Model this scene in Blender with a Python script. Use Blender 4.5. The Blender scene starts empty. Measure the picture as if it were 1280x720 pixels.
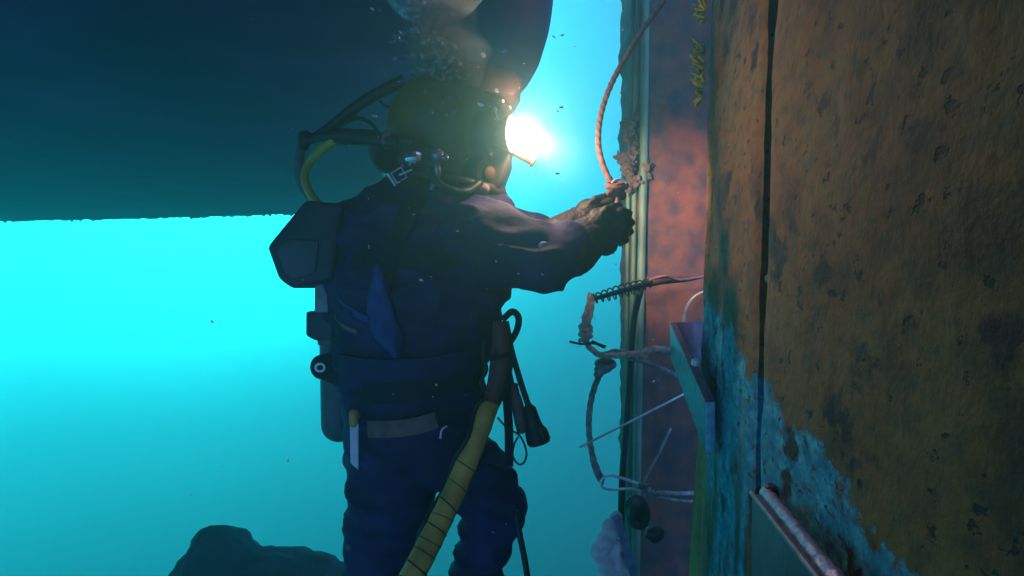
import bpy, bmesh, math, random
from mathutils import Vector, Matrix, noise, Quaternion

random.seed(7)
R = math.radians
sc = bpy.context.scene
col = sc.collection

# ------------------------------------------------------------------ camera
F = 763.0                                   # focal length in pixels of the 1280 wide frame
cam_d = bpy.data.cameras.new('camera'); cam = bpy.data.objects.new('camera', cam_d); col.objects.link(cam)
cam_d.sensor_width = 36.0; cam_d.lens = 36.0 * F / 1280.0
cam_d.clip_start = 0.02; cam_d.clip_end = 200.0
cam.location = (0, 0, 0); cam.rotation_euler = (R(90), 0, 0)
sc.camera = cam

# ------------------------------------------------------------------ water light (world) and sun
w = bpy.data.worlds.new('World'); sc.world = w; w.use_nodes = True
nt = w.node_tree; nt.nodes.clear()
wo = nt.nodes.new('ShaderNodeOutputWorld'); bg = nt.nodes.new('ShaderNodeBackground')
tc = nt.nodes.new('ShaderNodeTexCoord'); sx = nt.nodes.new('ShaderNodeSeparateXYZ')
nt.links.new(tc.outputs['Generated'], sx.inputs[0])
# brightness falls with depth below the horizon, rises a little towards the surface
mr = nt.nodes.new('ShaderNodeMapRange'); mr.inputs['From Min'].default_value = -1; mr.inputs['From Max'].default_value = 1
nt.links.new(sx.outputs['Z'], mr.inputs['Value'])
cr = nt.nodes.new('ShaderNodeValToRGB'); cr.color_ramp.interpolation = 'B_SPLINE'; nt.links.new(mr.outputs[0], cr.inputs[0])
e = cr.color_ramp.elements
e[0].position = 0.0; e[0].color = (0.012, 0.05, 0.10, 1)
e[1].position = 1.0; e[1].color = (0.03, 0.34, 0.48, 1)
for p, c in ((0.26, (0.006, 0.05, 0.07, 1)), (0.40, (0.006, 0.10, 0.10, 1)), (0.45, (0.008, 0.42, 0.39, 1)), (0.50, (0.013, 1.05, 0.95, 1)), (0.55, (0.02, 0.85, 0.9, 1)), (0.62, (0.02, 0.40, 0.50, 1))):
    n = e.new(p); n.color = c
# the sun stands ahead and to the left: the water is brighter on that side
vd = nt.nodes.new('ShaderNodeVectorMath'); vd.operation = 'DOT_PRODUCT'
vd.inputs[1].default_value = Vector((-0.62, 0.75, 0.2)).normalized()
nt.links.new(tc.outputs['Generated'], vd.inputs[0])
pw0 = nt.nodes.new('ShaderNodeMath'); pw0.operation = 'MAXIMUM'; pw0.inputs[1].default_value = 0.0; nt.links.new(vd.outputs['Value'], pw0.inputs[0])
pw1 = nt.nodes.new('ShaderNodeMath'); pw1.operation = 'POWER'; pw1.inputs[1].default_value = 8.0; nt.links.new(pw0.outputs[0], pw1.inputs[0])
m2 = nt.nodes.new('ShaderNodeMath'); m2.operation = 'MULTIPLY_ADD'; m2.inputs[1].default_value = 19.0; m2.inputs[2].default_value = 0.15
nt.links.new(pw1.outputs[0], m2.inputs[0])
nt.links.new(cr.outputs[0], bg.inputs['Color']); nt.links.new(m2.outputs[0], bg.inputs['Strength'])
# blue fill added away from the sun, brightening the diver from behind the camera
bg2 = nt.nodes.new('ShaderNodeBackground'); bg2.inputs['Color'].default_value = (0.17, 0.32, 0.78, 1); m3 = nt.nodes.new('ShaderNodeMapRange'); m3.interpolation_type = 'SMOOTHSTEP'; m3.inputs['From Min'].default_value = -0.5; m3.inputs['From Max'].default_value = 0.3; m3.inputs['To Min'].default_value = 0.35; m3.inputs['To Max'].default_value = 1.0
nt.links.new(sx.outputs['Z'], m3.inputs['Value'])
m4 = nt.nodes.new('ShaderNodeMapRange'); m4.interpolation_type = 'SMOOTHSTEP'; m4.inputs['From Min'].default_value = 0.9; m4.inputs['From Max'].default_value = -0.7; m4.inputs['To Min'].default_value = 0.2; m4.inputs['To Max'].default_value = 2.6
nt.links.new(vd.outputs['Value'], m4.inputs['Value'])
m5 = nt.nodes.new('ShaderNodeMath'); m5.operation = 'MULTIPLY'; nt.links.new(m3.outputs[0], m5.inputs[0]); nt.links.new(m4.outputs[0], m5.inputs[1]); nt.links.new(m5.outputs[0], bg2.inputs['Strength'])
ad = nt.nodes.new('ShaderNodeAddShader'); nt.links.new(bg.outputs[0], ad.inputs[0]); nt.links.new(bg2.outputs[0], ad.inputs[1])
nt.links.new(ad.outputs[0], wo.inputs['Surface'])

sun_d = bpy.data.lights.new('sun', 'SUN'); sun = bpy.data.objects.new('sun', sun_d); col.objects.link(sun)
sun_d.energy = 3.0; sun_d.angle = R(14); sun_d.color = (0.25, 0.9, 1.0)
sun.rotation_euler = Vector((0.55, -0.75, -1.0)).to_track_quat('-Z', 'Y').to_euler()

sc.view_settings.view_transform = 'Standard'; sc.view_settings.look = 'None'
sc.view_settings.exposure = 0.4; sc.view_settings.gamma = 1.0
sc.cycles.use_denoising = True
sc.cycles.max_bounces = 4; sc.cycles.diffuse_bounces = 2; sc.cycles.glossy_bounces = 2; sc.cycles.volume_bounces = 0; sc.cycles.transparent_max_bounces = 16
sc.cycles.sample_clamp_indirect = 4.0
sc.cycles.use_adaptive_sampling = True; sc.cycles.adaptive_threshold = 0.02

# ------------------------------------------------------------------ helpers
def P(px, py, d):
    return Vector(((px - 640.0) / F * d, d, (360.0 - py) / F * d))

def smooth_path(pts, n=8):
    """Catmull-Rom through the points"""
    pts = [Vector(p) for p in pts]
    if len(pts) < 3: n_ = max(2, n)
    out = []
    for i in range(len(pts) - 1):
        p0 = pts[max(i - 1, 0)]; p1 = pts[i]; p2 = pts[i + 1]; p3 = pts[min(i + 2, len(pts) - 1)]
        for k in range(n):
            t = k / n
            out.append(0.5 * ((2 * p1) + (-p0 + p2) * t + (2 * p0 - 5 * p1 + 4 * p2 - p3) * t * t + (-p0 + 3 * p1 - 3 * p2 + p3) * t ** 3))
    out.append(pts[-1])
    return out

class MB:
    def __init__(s): s.v = []; s.f = []
    def add(s, vs, fs):
        b = len(s.v); s.v += [Vector(v) for v in vs]; s.f += [tuple(i + b for i in f) for f in fs]; return s
    def hexa(s, c):
        """8 corners: 4 of one face in order, 4 of the opposite"""
        return s.add(c, [(0, 3, 2, 1), (4, 5, 6, 7), (0, 1, 5, 4), (1, 2, 6, 5), (2, 3, 7, 6), (3, 0, 4, 7)])
    def box(s, c, size, rot=None):
        c = Vector(c); h = [x / 2 for x in size]
        q = [Vector((x * h[0], y * h[1], z * h[2])) for z in (-1, 1) for x, y in ((-1, -1), (1, -1), (1, 1), (-1, 1))]
        if rot is not None: q = [rot @ v for v in q]
        return s.hexa([c + v for v in q])
    def tube(s, path, rad, n=10, strands=0, pitch=0.03, depth=0.2, flat=1.0, cap=True, ridge=0.0, ridge_p=0.02):
        path = [Vector(p) for p in path]; m = len(path)
        rr = rad if isinstance(rad, (list, tuple)) else [rad] * m
        if len(rr) != m:
            rr = [rr[min(int(i * (len(rr) - 1) / (m - 1)), len(rr) - 2)] * (1 - ((i * (len(rr) - 1) / (m - 1)) - min(int(i * (len(rr) - 1) / (m - 1)), len(rr) - 2))) +
                  rr[min(int(i * (len(rr) - 1) / (m - 1)), len(rr) - 2) + 1] * ((i * (len(rr) - 1) / (m - 1)) - min(int(i * (len(rr) - 1) / (m - 1)), len(rr) - 2)) for i in range(m)]
        vs = []; L = 0.0; nrm = None
        for i in range(m):
            t = (path[min(i + 1, m - 1)] - path[max(i - 1, 0)])
            if t.length < 1e-9: t = Vector((0, 0, 1))
            t.normalize()
            if nrm is None:
                nrm = t.cross(Vector((0, 1, 0.01)));
                if nrm.length < 1e-4: nrm = t.cross(Vector((1, 0, 0)))
                nrm.normalize()
            else:
                nrm = (nrm - t * nrm.dot(t)).normalized()
            bn = t.cross(nrm)
            if i: L += (path[i] - path[i - 1]).length
            for k in range(n):
                a = 2 * math.pi * k / n
                r = rr[i]
                if strands: r *= 1 - depth + depth * abs(math.cos((a + 2 * math.pi * L / pitch) * strands / 2))
                if ridge: r *= 1 + ridge * math.sin(2 * math.pi * L / ridge_p)
                vs.append(path[i] + nrm * math.cos(a) * r + bn * math.sin(a) * r * flat)
        fs = [(i * n + k, i * n + (k + 1) % n, (i + 1) * n + (k + 1) % n, (i + 1) * n + k) for i in range(m - 1) for k in range(n)]
        if cap:
            fs.append(tuple(range(n))[::-1]); fs.append(tuple((m - 1) * n + k for k in range(n)))
        return s.add(vs, fs)
    def rope(s, pts, r, n=10, seg=0.006, strands=3, pitch=None, depth=0.28):
        p = smooth_path(pts, 12)
        q = [p[0]]                                  # resample evenly
        acc = 0.0
        for i in range(1, len(p)):
            a, b = p[i - 1], p[i]; l = (b - a).length
            if l < 1e-9: continue
            t = seg - acc
            while t <= l:
                q.append(a.lerp(b, t / l)); t += seg
            acc = l - (t - seg)
        if len(q) < 3: q = p
        return s.tube(q, r, n=max(n, 12), strands=strands, pitch=pitch or r * 9, depth=depth)
    def lathe(s, prof, origin, axis, n=24):
        """prof: (radius, height) list along the axis"""
        axis = Vector(axis).normalized(); q = Vector((0, 0, 1)).rotation_difference(axis); o = Vector(origin)
        vs = [o + q @ Vector((r * math.cos(2 * math.pi * k / n), r * math.sin(2 * math.pi * k / n), h)) for r, h in prof for k in range(n)]
        m = len(prof)
        fs = [(i * n + k, i * n + (k + 1) % n, (i + 1) * n + (k + 1) % n, (i + 1) * n + k) for i in range(m - 1) for k in range(n)]
        fs.append(tuple(range(n))[::-1]); fs.append(tuple((m - 1) * n + k for k in range(n)))
        return s.add(vs, fs)
    def ell(s, c, r, rot=None, nu=20, nv=12):
        c = Vector(c); r = (r, r, r) if not isinstance(r, (tuple, list)) else r
        vs = []
        for j in range(1, nv):
            ph = math.pi * j / nv
            for k in range(nu):
                a = 2 * math.pi * k / nu
                v = Vector((r[0] * math.sin(ph) * math.cos(a), r[1] * math.sin(ph) * math.sin(a), r[2] * math.cos(ph)))
                vs.append(c + (rot @ v if rot is not None else v))
        fs = [(j * nu + k, (j + 1) * nu + k, (j + 1) * nu + (k + 1) % nu, j * nu + (k + 1) % nu) for j in range(nv - 2) for k in range(nu)]
        t = Vector((0, 0, r[2])); t = rot @ t if rot is not None else t
        vs += [c + t, c - t]; T = len(vs) - 2; B = T + 1
        fs += [(T, k, (k + 1) % nu) for k in range(nu)]
        fs += [(B, (nv - 2) * nu + (k + 1) % nu, (nv - 2) * nu + k) for k in range(nu)]
        return s.add(vs, fs)
    def capsule(s, a, b, ra, rb, n=16):
        a = Vector(a); b = Vector(b); d = (b - a); L = d.length; d.normalize()
        pr = [(max(ra * math.sin(t), 1e-4), -ra * math.cos(t)) for t in [math.pi / 2 * i / 6 for i in range(7)]]
        pr += [(max(rb * math.cos(t), 1e-4), L + rb * math.sin(t)) for t in [math.pi / 2 * i / 6 for i in range(7)]]
        return s.lathe(pr, a, d, n)
    def prism(s, poly, thick):
        """poly: list of world points (one face), thick: offset vector"""
        n = len(poly); t = Vector(thick)
        vs = [Vector(p) for p in poly] + [Vector(p) + t for p in poly]
        return s.add(vs, [tuple(range(n)), tuple(range(2 * n - 1, n - 1, -1))] + [(i, i + n, (i + 1) % n + n, (i + 1) % n) for i in range(n)])
    def build(s, name, mat, parent=None, smooth=True, bevel=0.0, segs=2, angle=40):
        me = bpy.data.meshes.new(name); me.from_pydata([tuple(v) for v in s.v], [], s.f); me.validate()
        bm = bmesh.new(); bm.from_mesh(me); bmesh.ops.recalc_face_normals(bm, faces=bm.faces)
        if bevel:
            eds = [ed for ed in bm.edges if ed.is_manifold and ed.calc_face_angle(0) > R(25)]
            bmesh.ops.bevel(bm, geom=eds, offset=bevel, segments=segs, affect='EDGES', profile=0.5, clamp_overlap=True)
        if smooth:
            for f in bm.faces: f.smooth = True
            for ed in bm.edges:
                if ed.is_manifold and ed.calc_face_angle(0) > R(angle): ed.smooth = False
        bm.to_mesh(me); bm.free()
        if mat: me.materials.append(mat)
        o = bpy.data.objects.new(name, me); col.objects.link(o)
        if parent: attach(o, parent)
        return o

def attach(o, parent):
    o.parent = parent
    if parent.type == 'EMPTY': o.matrix_parent_inverse = Matrix.Translation(-parent.location)

def thing(name, label, cat, loc, group=None):
    o = bpy.data.objects.new(name, None); col.objects.link(o); o.location = loc; o.empty_display_size = 0.1
    return tag(o, label, cat, group)

def tag(o, label=None, cat=None, group=None, kind=None):
    if label: o['label'] = label
    if cat: o['category'] = cat
    if group: o['group'] = group
    if kind: o['kind'] = kind
    return o

def set_mesh(o, me):
    old = o.data; o.data = me; bpy.data.meshes.remove(old)

def remesh(o, voxel, smooth_it=6, fac=0.5, fold=None):
    mats = list(o.data.materials)
    m = o.modifiers.new('r', 'REMESH'); m.mode = 'VOXEL'; m.voxel_size = voxel; m.use_smooth_shade = True
    s = o.modifiers.new('s', 'SMOOTH'); s.iterations = smooth_it; s.factor = fac
    dg = bpy.context.evaluated_depsgraph_get(); dg.update()
    me = bpy.data.meshes.new_from_object(o.evaluated_get(dg))
    o.modifiers.clear(); nm = o.data.name; set_mesh(o, me); me.name = nm
    me.materials.clear()
    for x in mats: me.materials.append(x)
    if fold:
        ns = [v.normal.copy() for v in me.vertices]
        for v, nn in zip(me.vertices, ns): v.co += nn * fold(v.co)
    for p in me.polygons: p.use_smooth = True
    return o

# ------------------------------------------------------------------ materials
def mat(name, color, rough=0.6, metal=0.0, var=0.25, scale=20.0, bump=0.0, bscale=60.0, color2=None, spec=0.5, em=None, ems=0.0, stretch=(1, 1, 1)):
    m = bpy.data.materials.new(name); m.use_nodes = True; t = m.node_tree; b = t.nodes['Principled BSDF']
    b.inputs['Roughness'].default_value = rough; b.inputs['Metallic'].default_value = metal
    b.inputs['Specular IOR Level'].default_value = spec
    tcn = t.nodes.new('ShaderNodeTexCoord'); mp = t.nodes.new('ShaderNodeMapping'); mp.inputs['Scale'].default_value = stretch
    t.links.new(tcn.outputs['Object'], mp.inputs[0])
    nz = t.nodes.new('ShaderNodeTexNoise'); nz.inputs['Scale'].default_value = scale; nz.inputs['Detail'].default_value = 5
    t.links.new(mp.outputs[0], nz.inputs['Vector'])
    r = t.nodes.new('ShaderNodeValToRGB'); t.links.new(nz.outputs['Fac'], r.inputs[0])
    c = Vector(color); d = Vector(color2) if color2 else c * (1 + var)
    c0 = c if color2 else c * (1 - var)
    r.color_ramp.elements[0].position = 0.35; r.color_ramp.elements[0].color = (*c0, 1)
    r.color_ramp.elements[1].position = 0.65; r.color_ramp.elements[1].color = (*d, 1)
    t.links.new(r.outputs[0], b.inputs['Base Color'])
    if bump:
        n2 = t.nodes.new('ShaderNodeTexNoise'); n2.inputs['Scale'].default_value = bscale; n2.inputs['Detail'].default_value = 4
        t.links.new(mp.outputs[0], n2.inputs['Vector'])
        bp = t.nodes.new('ShaderNodeBump'); bp.inputs['Strength'].default_value = bump; bp.inputs['Distance'].default_value = 0.004
        t.links.new(n2.outputs['Fac'], bp.inputs['Height']); t.links.new(bp.outputs[0], b.inputs['Normal'])
    if em:
        b.inputs['Emission Color'].default_value = (*em, 1); b.inputs['Emission Strength'].default_value = ems
    return m

M = {}
M['suit'] = mat('suit_fabric', (0.028, 0.016, 0.085), 0.75, var=0.35, scale=9, bump=0.5, bscale=45, spec=0.3)
M['suit_dark'] = mat('black_webbing', (0.014, 0.013, 0.028), 0.7, var=0.3, scale=40, bump=0.4, bscale=200, spec=0.3)
M['blue'] = mat('blue_webbing', (0.012, 0.032, 0.20), 0.55, var=0.3, scale=30, bump=0.2, bscale=250)
M['glove'] = mat('glove_rubber', (0.030, 0.014, 0.020), 0.6, var=0.3, scale=30, bump=0.5, bscale=120)
M['helmet'] = mat('yellow_shell_paint', (0.17, 0.125, 0.02), 0.5, var=0.25, scale=12, bump=0.15, bscale=40)
M['helmet_dark'] = mat('dark_helmet_fittings', (0.035, 0.02, 0.025), 0.45, var=0.4, scale=30)
M['chrome'] = mat('worn_chrome', (0.85, 0.88, 0.90), 0.28, 0.4, var=0.15, scale=40)
M['steel'] = mat('dull_steel', (0.30, 0.30, 0.32), 0.4, 0.9, var=0.25, scale=60, bump=0.2, bscale=90)
M['red'] = mat('red_rubber', (0.055, 0.02, 0.024), 0.5, var=0.3, scale=25)
M['glass_dark'] = mat('dark_port_glass', (0.012, 0.014, 0.016), 0.08, var=0.1, scale=4)
M['hose_black'] = mat('black_hose', (0.012, 0.013, 0.018), 0.5, var=0.3, scale=50, bump=0.2, bscale=100)
M['hose_yellow'] = mat('yellow_hose', (0.66, 0.40, 0.08), 0.6, var=0.3, scale=14, bump=0.3, bscale=70)
M['hose_green'] = mat('yellow_green_hose', (0.45, 0.42, 0.06), 0.5, var=0.25, scale=18)
M['hose_grey'] = mat('grey_hose', (0.10, 0.13, 0.15), 0.6, var=0.25, scale=25)
M['hose_red'] = mat('brown_red_hose', (0.17, 0.06, 0.045), 0.6, var=0.35, scale=18)
M['tan'] = mat('tan_leather', (0.20, 0.12, 0.10), 0.7, var=0.3, scale=25, bump=0.3, bscale=90)
M['pack'] = mat('grey_pack_plastic', (0.030, 0.042, 0.060), 0.55, var=0.25, scale=10, bump=0.2, bscale=60)
M['pack_panel'] = mat('pale_grey_panel', (0.07, 0.095, 0.11), 0.5, var=0.2, scale=12, bump=0.2, bscale=60)
M['white'] = mat('white_plastic', (0.72, 0.75, 0.76), 0.5, var=0.1, scale=20)
M['rope'] = mat('tan_rope_fibre', (0.66, 0.48, 0.36), 0.85, var=0.3, scale=60, bump=0.6, bscale=260)
M['rope_grey'] = mat('slimy_grey_rope', (0.30, 0.28, 0.25), 0.85, var=0.45, scale=35, bump=0.6, bscale=200)
M['rope_pink'] = mat('weathered_red_rope', (0.30, 0.13, 0.12), 0.8, var=0.3, scale=60, bump=0.6, bscale=260)
M['rag'] = mat('pale_rag_cloth', (0.85, 0.80, 0.78), 0.9, var=0.4, scale=14, bump=0.6, bscale=60, color2=(0.6, 0.55, 0.52))
M['purple'] = mat('plate_steel', (0.22, 0.13, 0.19), 0.45, 0.3, var=0.3, scale=28, bump=0.4, bscale=70)
M['weed'] = mat('yellow_green_weed', (0.5, 0.46, 0.06), 0.7, var=0.4, scale=40)
M['snow'] = mat('pale_flecks', (0.75, 0.75, 0.72), 0.6, var=0.1, scale=20)
M['rock'] = mat('dark_rock', (0.03, 0.035, 0.06), 0.9, var=0.5, scale=9, bump=0.8, bscale=25)
M['hull'] = mat('dark_blue_bottom_paint', (0.12, 0.04, 0.17), 0.8, var=0.35, scale=1.2, bump=0.4, bscale=6)

def ramp_node(t, src, stops):
    r = t.nodes.new('ShaderNodeValToRGB'); t.links.new(src, r.inputs[0]); el = r.color_ramp.elements
    el[0].position, el[0].color = stops[0][0], (*stops[0][1], 1)
    el[1].position, el[1].color = stops[-1][0], (*stops[-1][1], 1)
    for p, c in stops[1:-1]:
        k = el.new(p); k.color = (*c, 1)
    return r

def wall_material(name, band, brown=((0.065, 0.022, 0.008), (0.20, 0.075, 0.014), (0.19, 0.105, 0.022))):
    """fouled steel: brown algae film over old blue-green paint, cleaned off in a band below a wandering line; rust pits"""
    m = bpy.data.materials.new(name); m.use_nodes = True; t = m.node_tree; b = t.nodes['Principled BSDF']
    L = t.links.new
    b.inputs['Roughness'].default_value = 0.75; b.inputs['Specular IOR Level'].default_value = 0.3
    tcn = t.nodes.new('ShaderNodeTexCoord'); pos = tcn.outputs['Object']
    def nz(scale, detail=6, st=(1, 1, 1), rough=0.55):
        mp = t.nodes.new('ShaderNodeMapping'); mp.inputs['Scale'].default_value = st; L(pos, mp.inputs[0])
        n = t.nodes.new('ShaderNodeTexNoise'); n.inputs['Scale'].default_value = scale; n.inputs['Detail'].default_value = detail
        n.inputs['Roughness'].default_value = rough
        L(mp.outputs[0], n.inputs['Vector']); return n.outputs['Fac']
    def math_(op, a, c=None):
        n = t.nodes.new('ShaderNodeMath'); n.operation = op
        for i, x in enumerate((a, c)):
            if x is None: continue
            if isinstance(x, (int, float)): n.inputs[i].default_value = x
            else: L(x, n.inputs[i])
        return n.outputs[0]
    def mix(fac, a, c, mode='MIX'):
        n = t.nodes.new('ShaderNodeMix'); n.data_type = 'RGBA'; n.blend_type = mode
        for i, x in ((0, fac), (6, a), (7, c)):
            if isinstance(x, (int, float)): n.inputs[i].default_value = x
            elif isinstance(x, tuple): n.inputs[i].default_value = (*x, 1)
            else: L(x, n.inputs[i])
        return n.outputs[2]
    film = ramp_node(t, nz(6, 10, (1, .6, 1), 0.7), [(0.36, brown[0]), (0.5, brown[1]), (0.64, brown[2])]).outputs[0]
    film = mix(ramp_node(t, nz(38, 6, (1, .5, 1)), [(0.45, (0, 0, 0)), (0.75, (1, 1, 1))]).outputs[0], film, (0.06, 0.04, 0.02))
    paint = ramp_node(t, nz(30, 8, (1, .55, 1), 0.68), [(0.3, (0.012, 0.09, 0.17)), (0.5, (0.03, 0.23, 0.36)), (0.70, (0.10, 0.50, 0.62))]).outputs[0]
    sx = t.nodes.new('ShaderNodeSeparateXYZ'); L(pos, sx.inputs[0])
    # height of the cleaned line along the wall (y = distance from the photographer's side)
    fc = t.nodes.new('ShaderNodeFloatCurve'); cu = fc.mapping.curves[0]
    yn = t.nodes.new('ShaderNodeMapRange'); yn.inputs['From Min'].default_value = 0.0; yn.inputs['From Max'].default_value = 2.5
    L(sx.outputs['Y'], yn.inputs['Value']); L(yn.outputs[0], fc.inputs['Value'])
    cu.points[0].location = (0, band[0][1] + 0.5); cu.points[1].location = (1, band[-1][1] + 0.5)
    for yy, zz in band[1:-1]: cu.points.new(yy / 2.5, zz + 0.5)
    fc.mapping.update()
    line = math_('SUBTRACT', fc.outputs[0], 0.5)
    d = math_('SUBTRACT', line, sx.outputs['Z'])
    d = math_('ADD', d, math_('MULTIPLY', math_('SUBTRACT', nz(5, 6), 0.5), 0.20))
    d = math_('ADD', d, math_('MULTIPLY', math_('SUBTRACT', nz(34, 6, (1, .6, .9), 0.7), 0.5), 0.17))
    fac = t.nodes.new('ShaderNodeMapRange'); fac.inputs['From Min'].default_value = 0.0; fac.inputs['From Max'].default_value = 0.010; L(d, fac.inputs['Value'])
    # lower down the film comes back in streaks
    back = ramp_node(t, nz(6, 6, (2.0, 2.0, 0.45)), [(0.46, (1, 1, 1)), (0.58, (0.0, 0.0, 0.0))]).outputs[0]
    deep = t.nodes.new('ShaderNodeMapRange'); deep.inputs['From Min'].default_value = 0.10; deep.inputs['From Max'].default_value = 0.45; L(d, deep.inputs['Value'])
    f2 = math_('MULTIPLY', fac.outputs[0], math_('SUBTRACT', 1.0, math_('MULTIPLY', deep.outputs[0], math_('SUBTRACT', 1.0, back))))
    f2 = math_('MULTIPLY', f2, ramp_node(t, nz(48, 5, (1, .55, 1), 0.7), [(0.36, (0, 0, 0)), (0.44, (1, 1, 1))]).outputs[0])
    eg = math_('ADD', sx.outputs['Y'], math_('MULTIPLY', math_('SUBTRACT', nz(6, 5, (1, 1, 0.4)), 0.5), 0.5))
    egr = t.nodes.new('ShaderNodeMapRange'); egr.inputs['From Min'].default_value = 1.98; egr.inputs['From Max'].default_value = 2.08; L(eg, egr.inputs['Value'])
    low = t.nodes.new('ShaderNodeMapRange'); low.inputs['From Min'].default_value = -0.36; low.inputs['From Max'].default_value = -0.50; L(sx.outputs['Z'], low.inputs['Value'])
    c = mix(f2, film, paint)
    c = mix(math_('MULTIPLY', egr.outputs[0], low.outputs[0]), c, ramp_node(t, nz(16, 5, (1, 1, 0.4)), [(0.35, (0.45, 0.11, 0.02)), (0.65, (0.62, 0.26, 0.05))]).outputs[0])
    rust = ramp_node(t, nz(10, 6, (1, .55, .8), 0.62), [(0.575, (0, 0, 0)), (0.625, (1, 1, 1))]).outputs[0]
    c = mix(rust, c, (0.035, 0.012, 0.008))
    pit = ramp_node(t, nz(36, 4, (1, .55, 1), 0.6), [(0.62, (0, 0, 0)), (0.665, (1, 1, 1))]).outputs[0]
    c = mix(pit, c, (0.02, 0.012, 0.01))
    L(c, b.inputs['Base Color'])
    bp = t.nodes.new('ShaderNodeBump'); bp.inputs['Strength'].default_value = 0.8; bp.inputs['Distance'].default_value = 0.006
    h = math_('ADD', math_('MULTIPLY', nz(30, 8), 1.0), math_('MULTIPLY', nz(90, 4), 0.4))
    h = math_('SUBTRACT', h, math_('MULTIPLY', f2, 0.25)); h = math_('SUBTRACT', h, math_('MULTIPLY', pit, 0.4))
    L(h, bp.inputs['Height']); L(bp.outputs[0], b.inputs['Normal'])
    return m

# ------------------------------------------------------------------ seabed (structure)
def seabed():
    n = 120; x0, x1, y0, y1 = -22, 22, -6, 28
    vs, fs = [], []
    for j in range(n + 1):
        for i in range(n + 1):
            x = x0 + (x1 - x0) * i / n; y = y0 + (y1 - y0) * j / n
            z = -14.0 + 0.25 * noise.noise((x * 0.35, y * 0.35, 0)) + 0.08 * noise.noise((x * 1.4, y * 1.4, 3))
            vs.append((x, y, z))
    for j in range(n):
        for i in range(n):
            a = j * (n + 1) + i; fs.append((a, a + 1, a + n + 2, a + n + 1))
    mb = MB(); mb.add(vs, fs)
    o = mb.build('seabed', mat('silty_seabed', (0.14, 0.16, 0.17), 0.95, var=0.25, scale=1.5, bump=0.6, bscale=8))
    tag(o, 'dim silty seabed below the diver', None, None, 'structure')
seabed()

# ------------------------------------------------------------------ ship overhead
def ship():
    H = 1.12
    prof = [(693, 0), (691, 40), (683, 81), (667, 112), (648, 135), (620, 180), (585, 225), (540, 250), (480, 262), (390, 268), (200, 274), (0, 278)]
    pts = [Vector((0.17, -5.5)), Vector((0.19, 0.5)), Vector((0.175, 1.6))]
    for x, y in prof:
        Y = F * H / (360 - y); pts.append(Vector(((x - 640) / F * Y, Y)))
    pts += [Vector((-14.5, 11.3))]
    p3 = smooth_path([Vector((p.x, p.y, 0)) for p in pts], 7)
    p3 = [Vector((p.x + 0.0, p.y, 0)) for p in p3] + [Vector((-14.5, -5.5, 0))]
    n = len(p3); cx = Vector((-6.0, 2.0, 0))
    rings = []
    # inward offset: flat bottom, rounded turn of the bilge, plumb side
    def offset(d):
        out = []
        for i in range(n):
            a, b, c = p3[i - 1], p3[i], p3[(i + 1) % n]
            t = (c - b).normalized() + (b - a).normalized()
            t = Vector((t.x, t.y, 0)); t = t.normalized() if t.length > 1e-6 else Vector((1, 0, 0))
            nn = Vector((-t.y, t.x, 0)); out.append(b + nn * d)
        return out
    lv = [(0.30, H), (0.10, H + 0.006), (0.03, H + 0.03), (0.0, H + 0.12), (0.0, H + 0.6), (0.0, H + 1.4)]
    vs = []
    for d, z in lv:
        for k, p in enumerate(offset(d)):
            w_ = 0.010 * noise.noise((p.x * 3, p.y * 3, z)) if z < H + 0.1 else 0
            vs.append((p.x, p.y, z + w_))
    fs = []
    for j in range(len(lv) - 1):
        for k in range(n):
            fs.append((j * n + k, j * n + (k + 1) % n, (j + 1) * n + (k + 1) % n, (j + 1) * n + k))
    fs.append(tuple(range(n))); fs.append(tuple((len(lv) - 1) * n + k for k in range(n))[::-1])
    mb = MB(); mb.add(vs, fs)
    root = thing('ship_hull', 'dark flat bottom of a ship filling the top left overhead', 'ship', (-4, 3, H))
    mb.build('hull_plating', M['hull'], root, angle=60)
    # ragged weed hanging along the far edge of the bottom
    wd = MB()
    pe = [p for p in offset(0.05) if p.y > 5.0 and p.x > -9.5]
    for i in range(len(pe) - 1):
        a, b = pe[i], pe[i + 1]; L = (b - a).length
        for k in range(int(L / 0.05)):
            p = a.lerp(b, random.random()); p = p + Vector((random.uniform(-.04, .04), random.uniform(-.1, .03), H))
            g = max(0.0, noise.noise((p.x * 0.9, 4.0, 1.0)) + 0.25)
            h = random.uniform(0.002, 0.012) + 0.05 * g * random.random() ** 2; q = random.uniform(0.01, 0.045)
            s = random.uniform(-0.6, 0.6) * h
            wd.add([p + Vector((-q, 0, 0.02)), p + Vector((q, 0.01, 0.02)), p + Vector((s + q * .4, 0, -h)), p + Vector((s - q * .4, 0.01, -h))], [(0, 1, 2, 3)])
    o = wd.build('weed_fringe', mat('dark_weed', (0.03, 0.06, 0.06), 0.9), root); o['kind'] = 'stuff'
ship()

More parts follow.
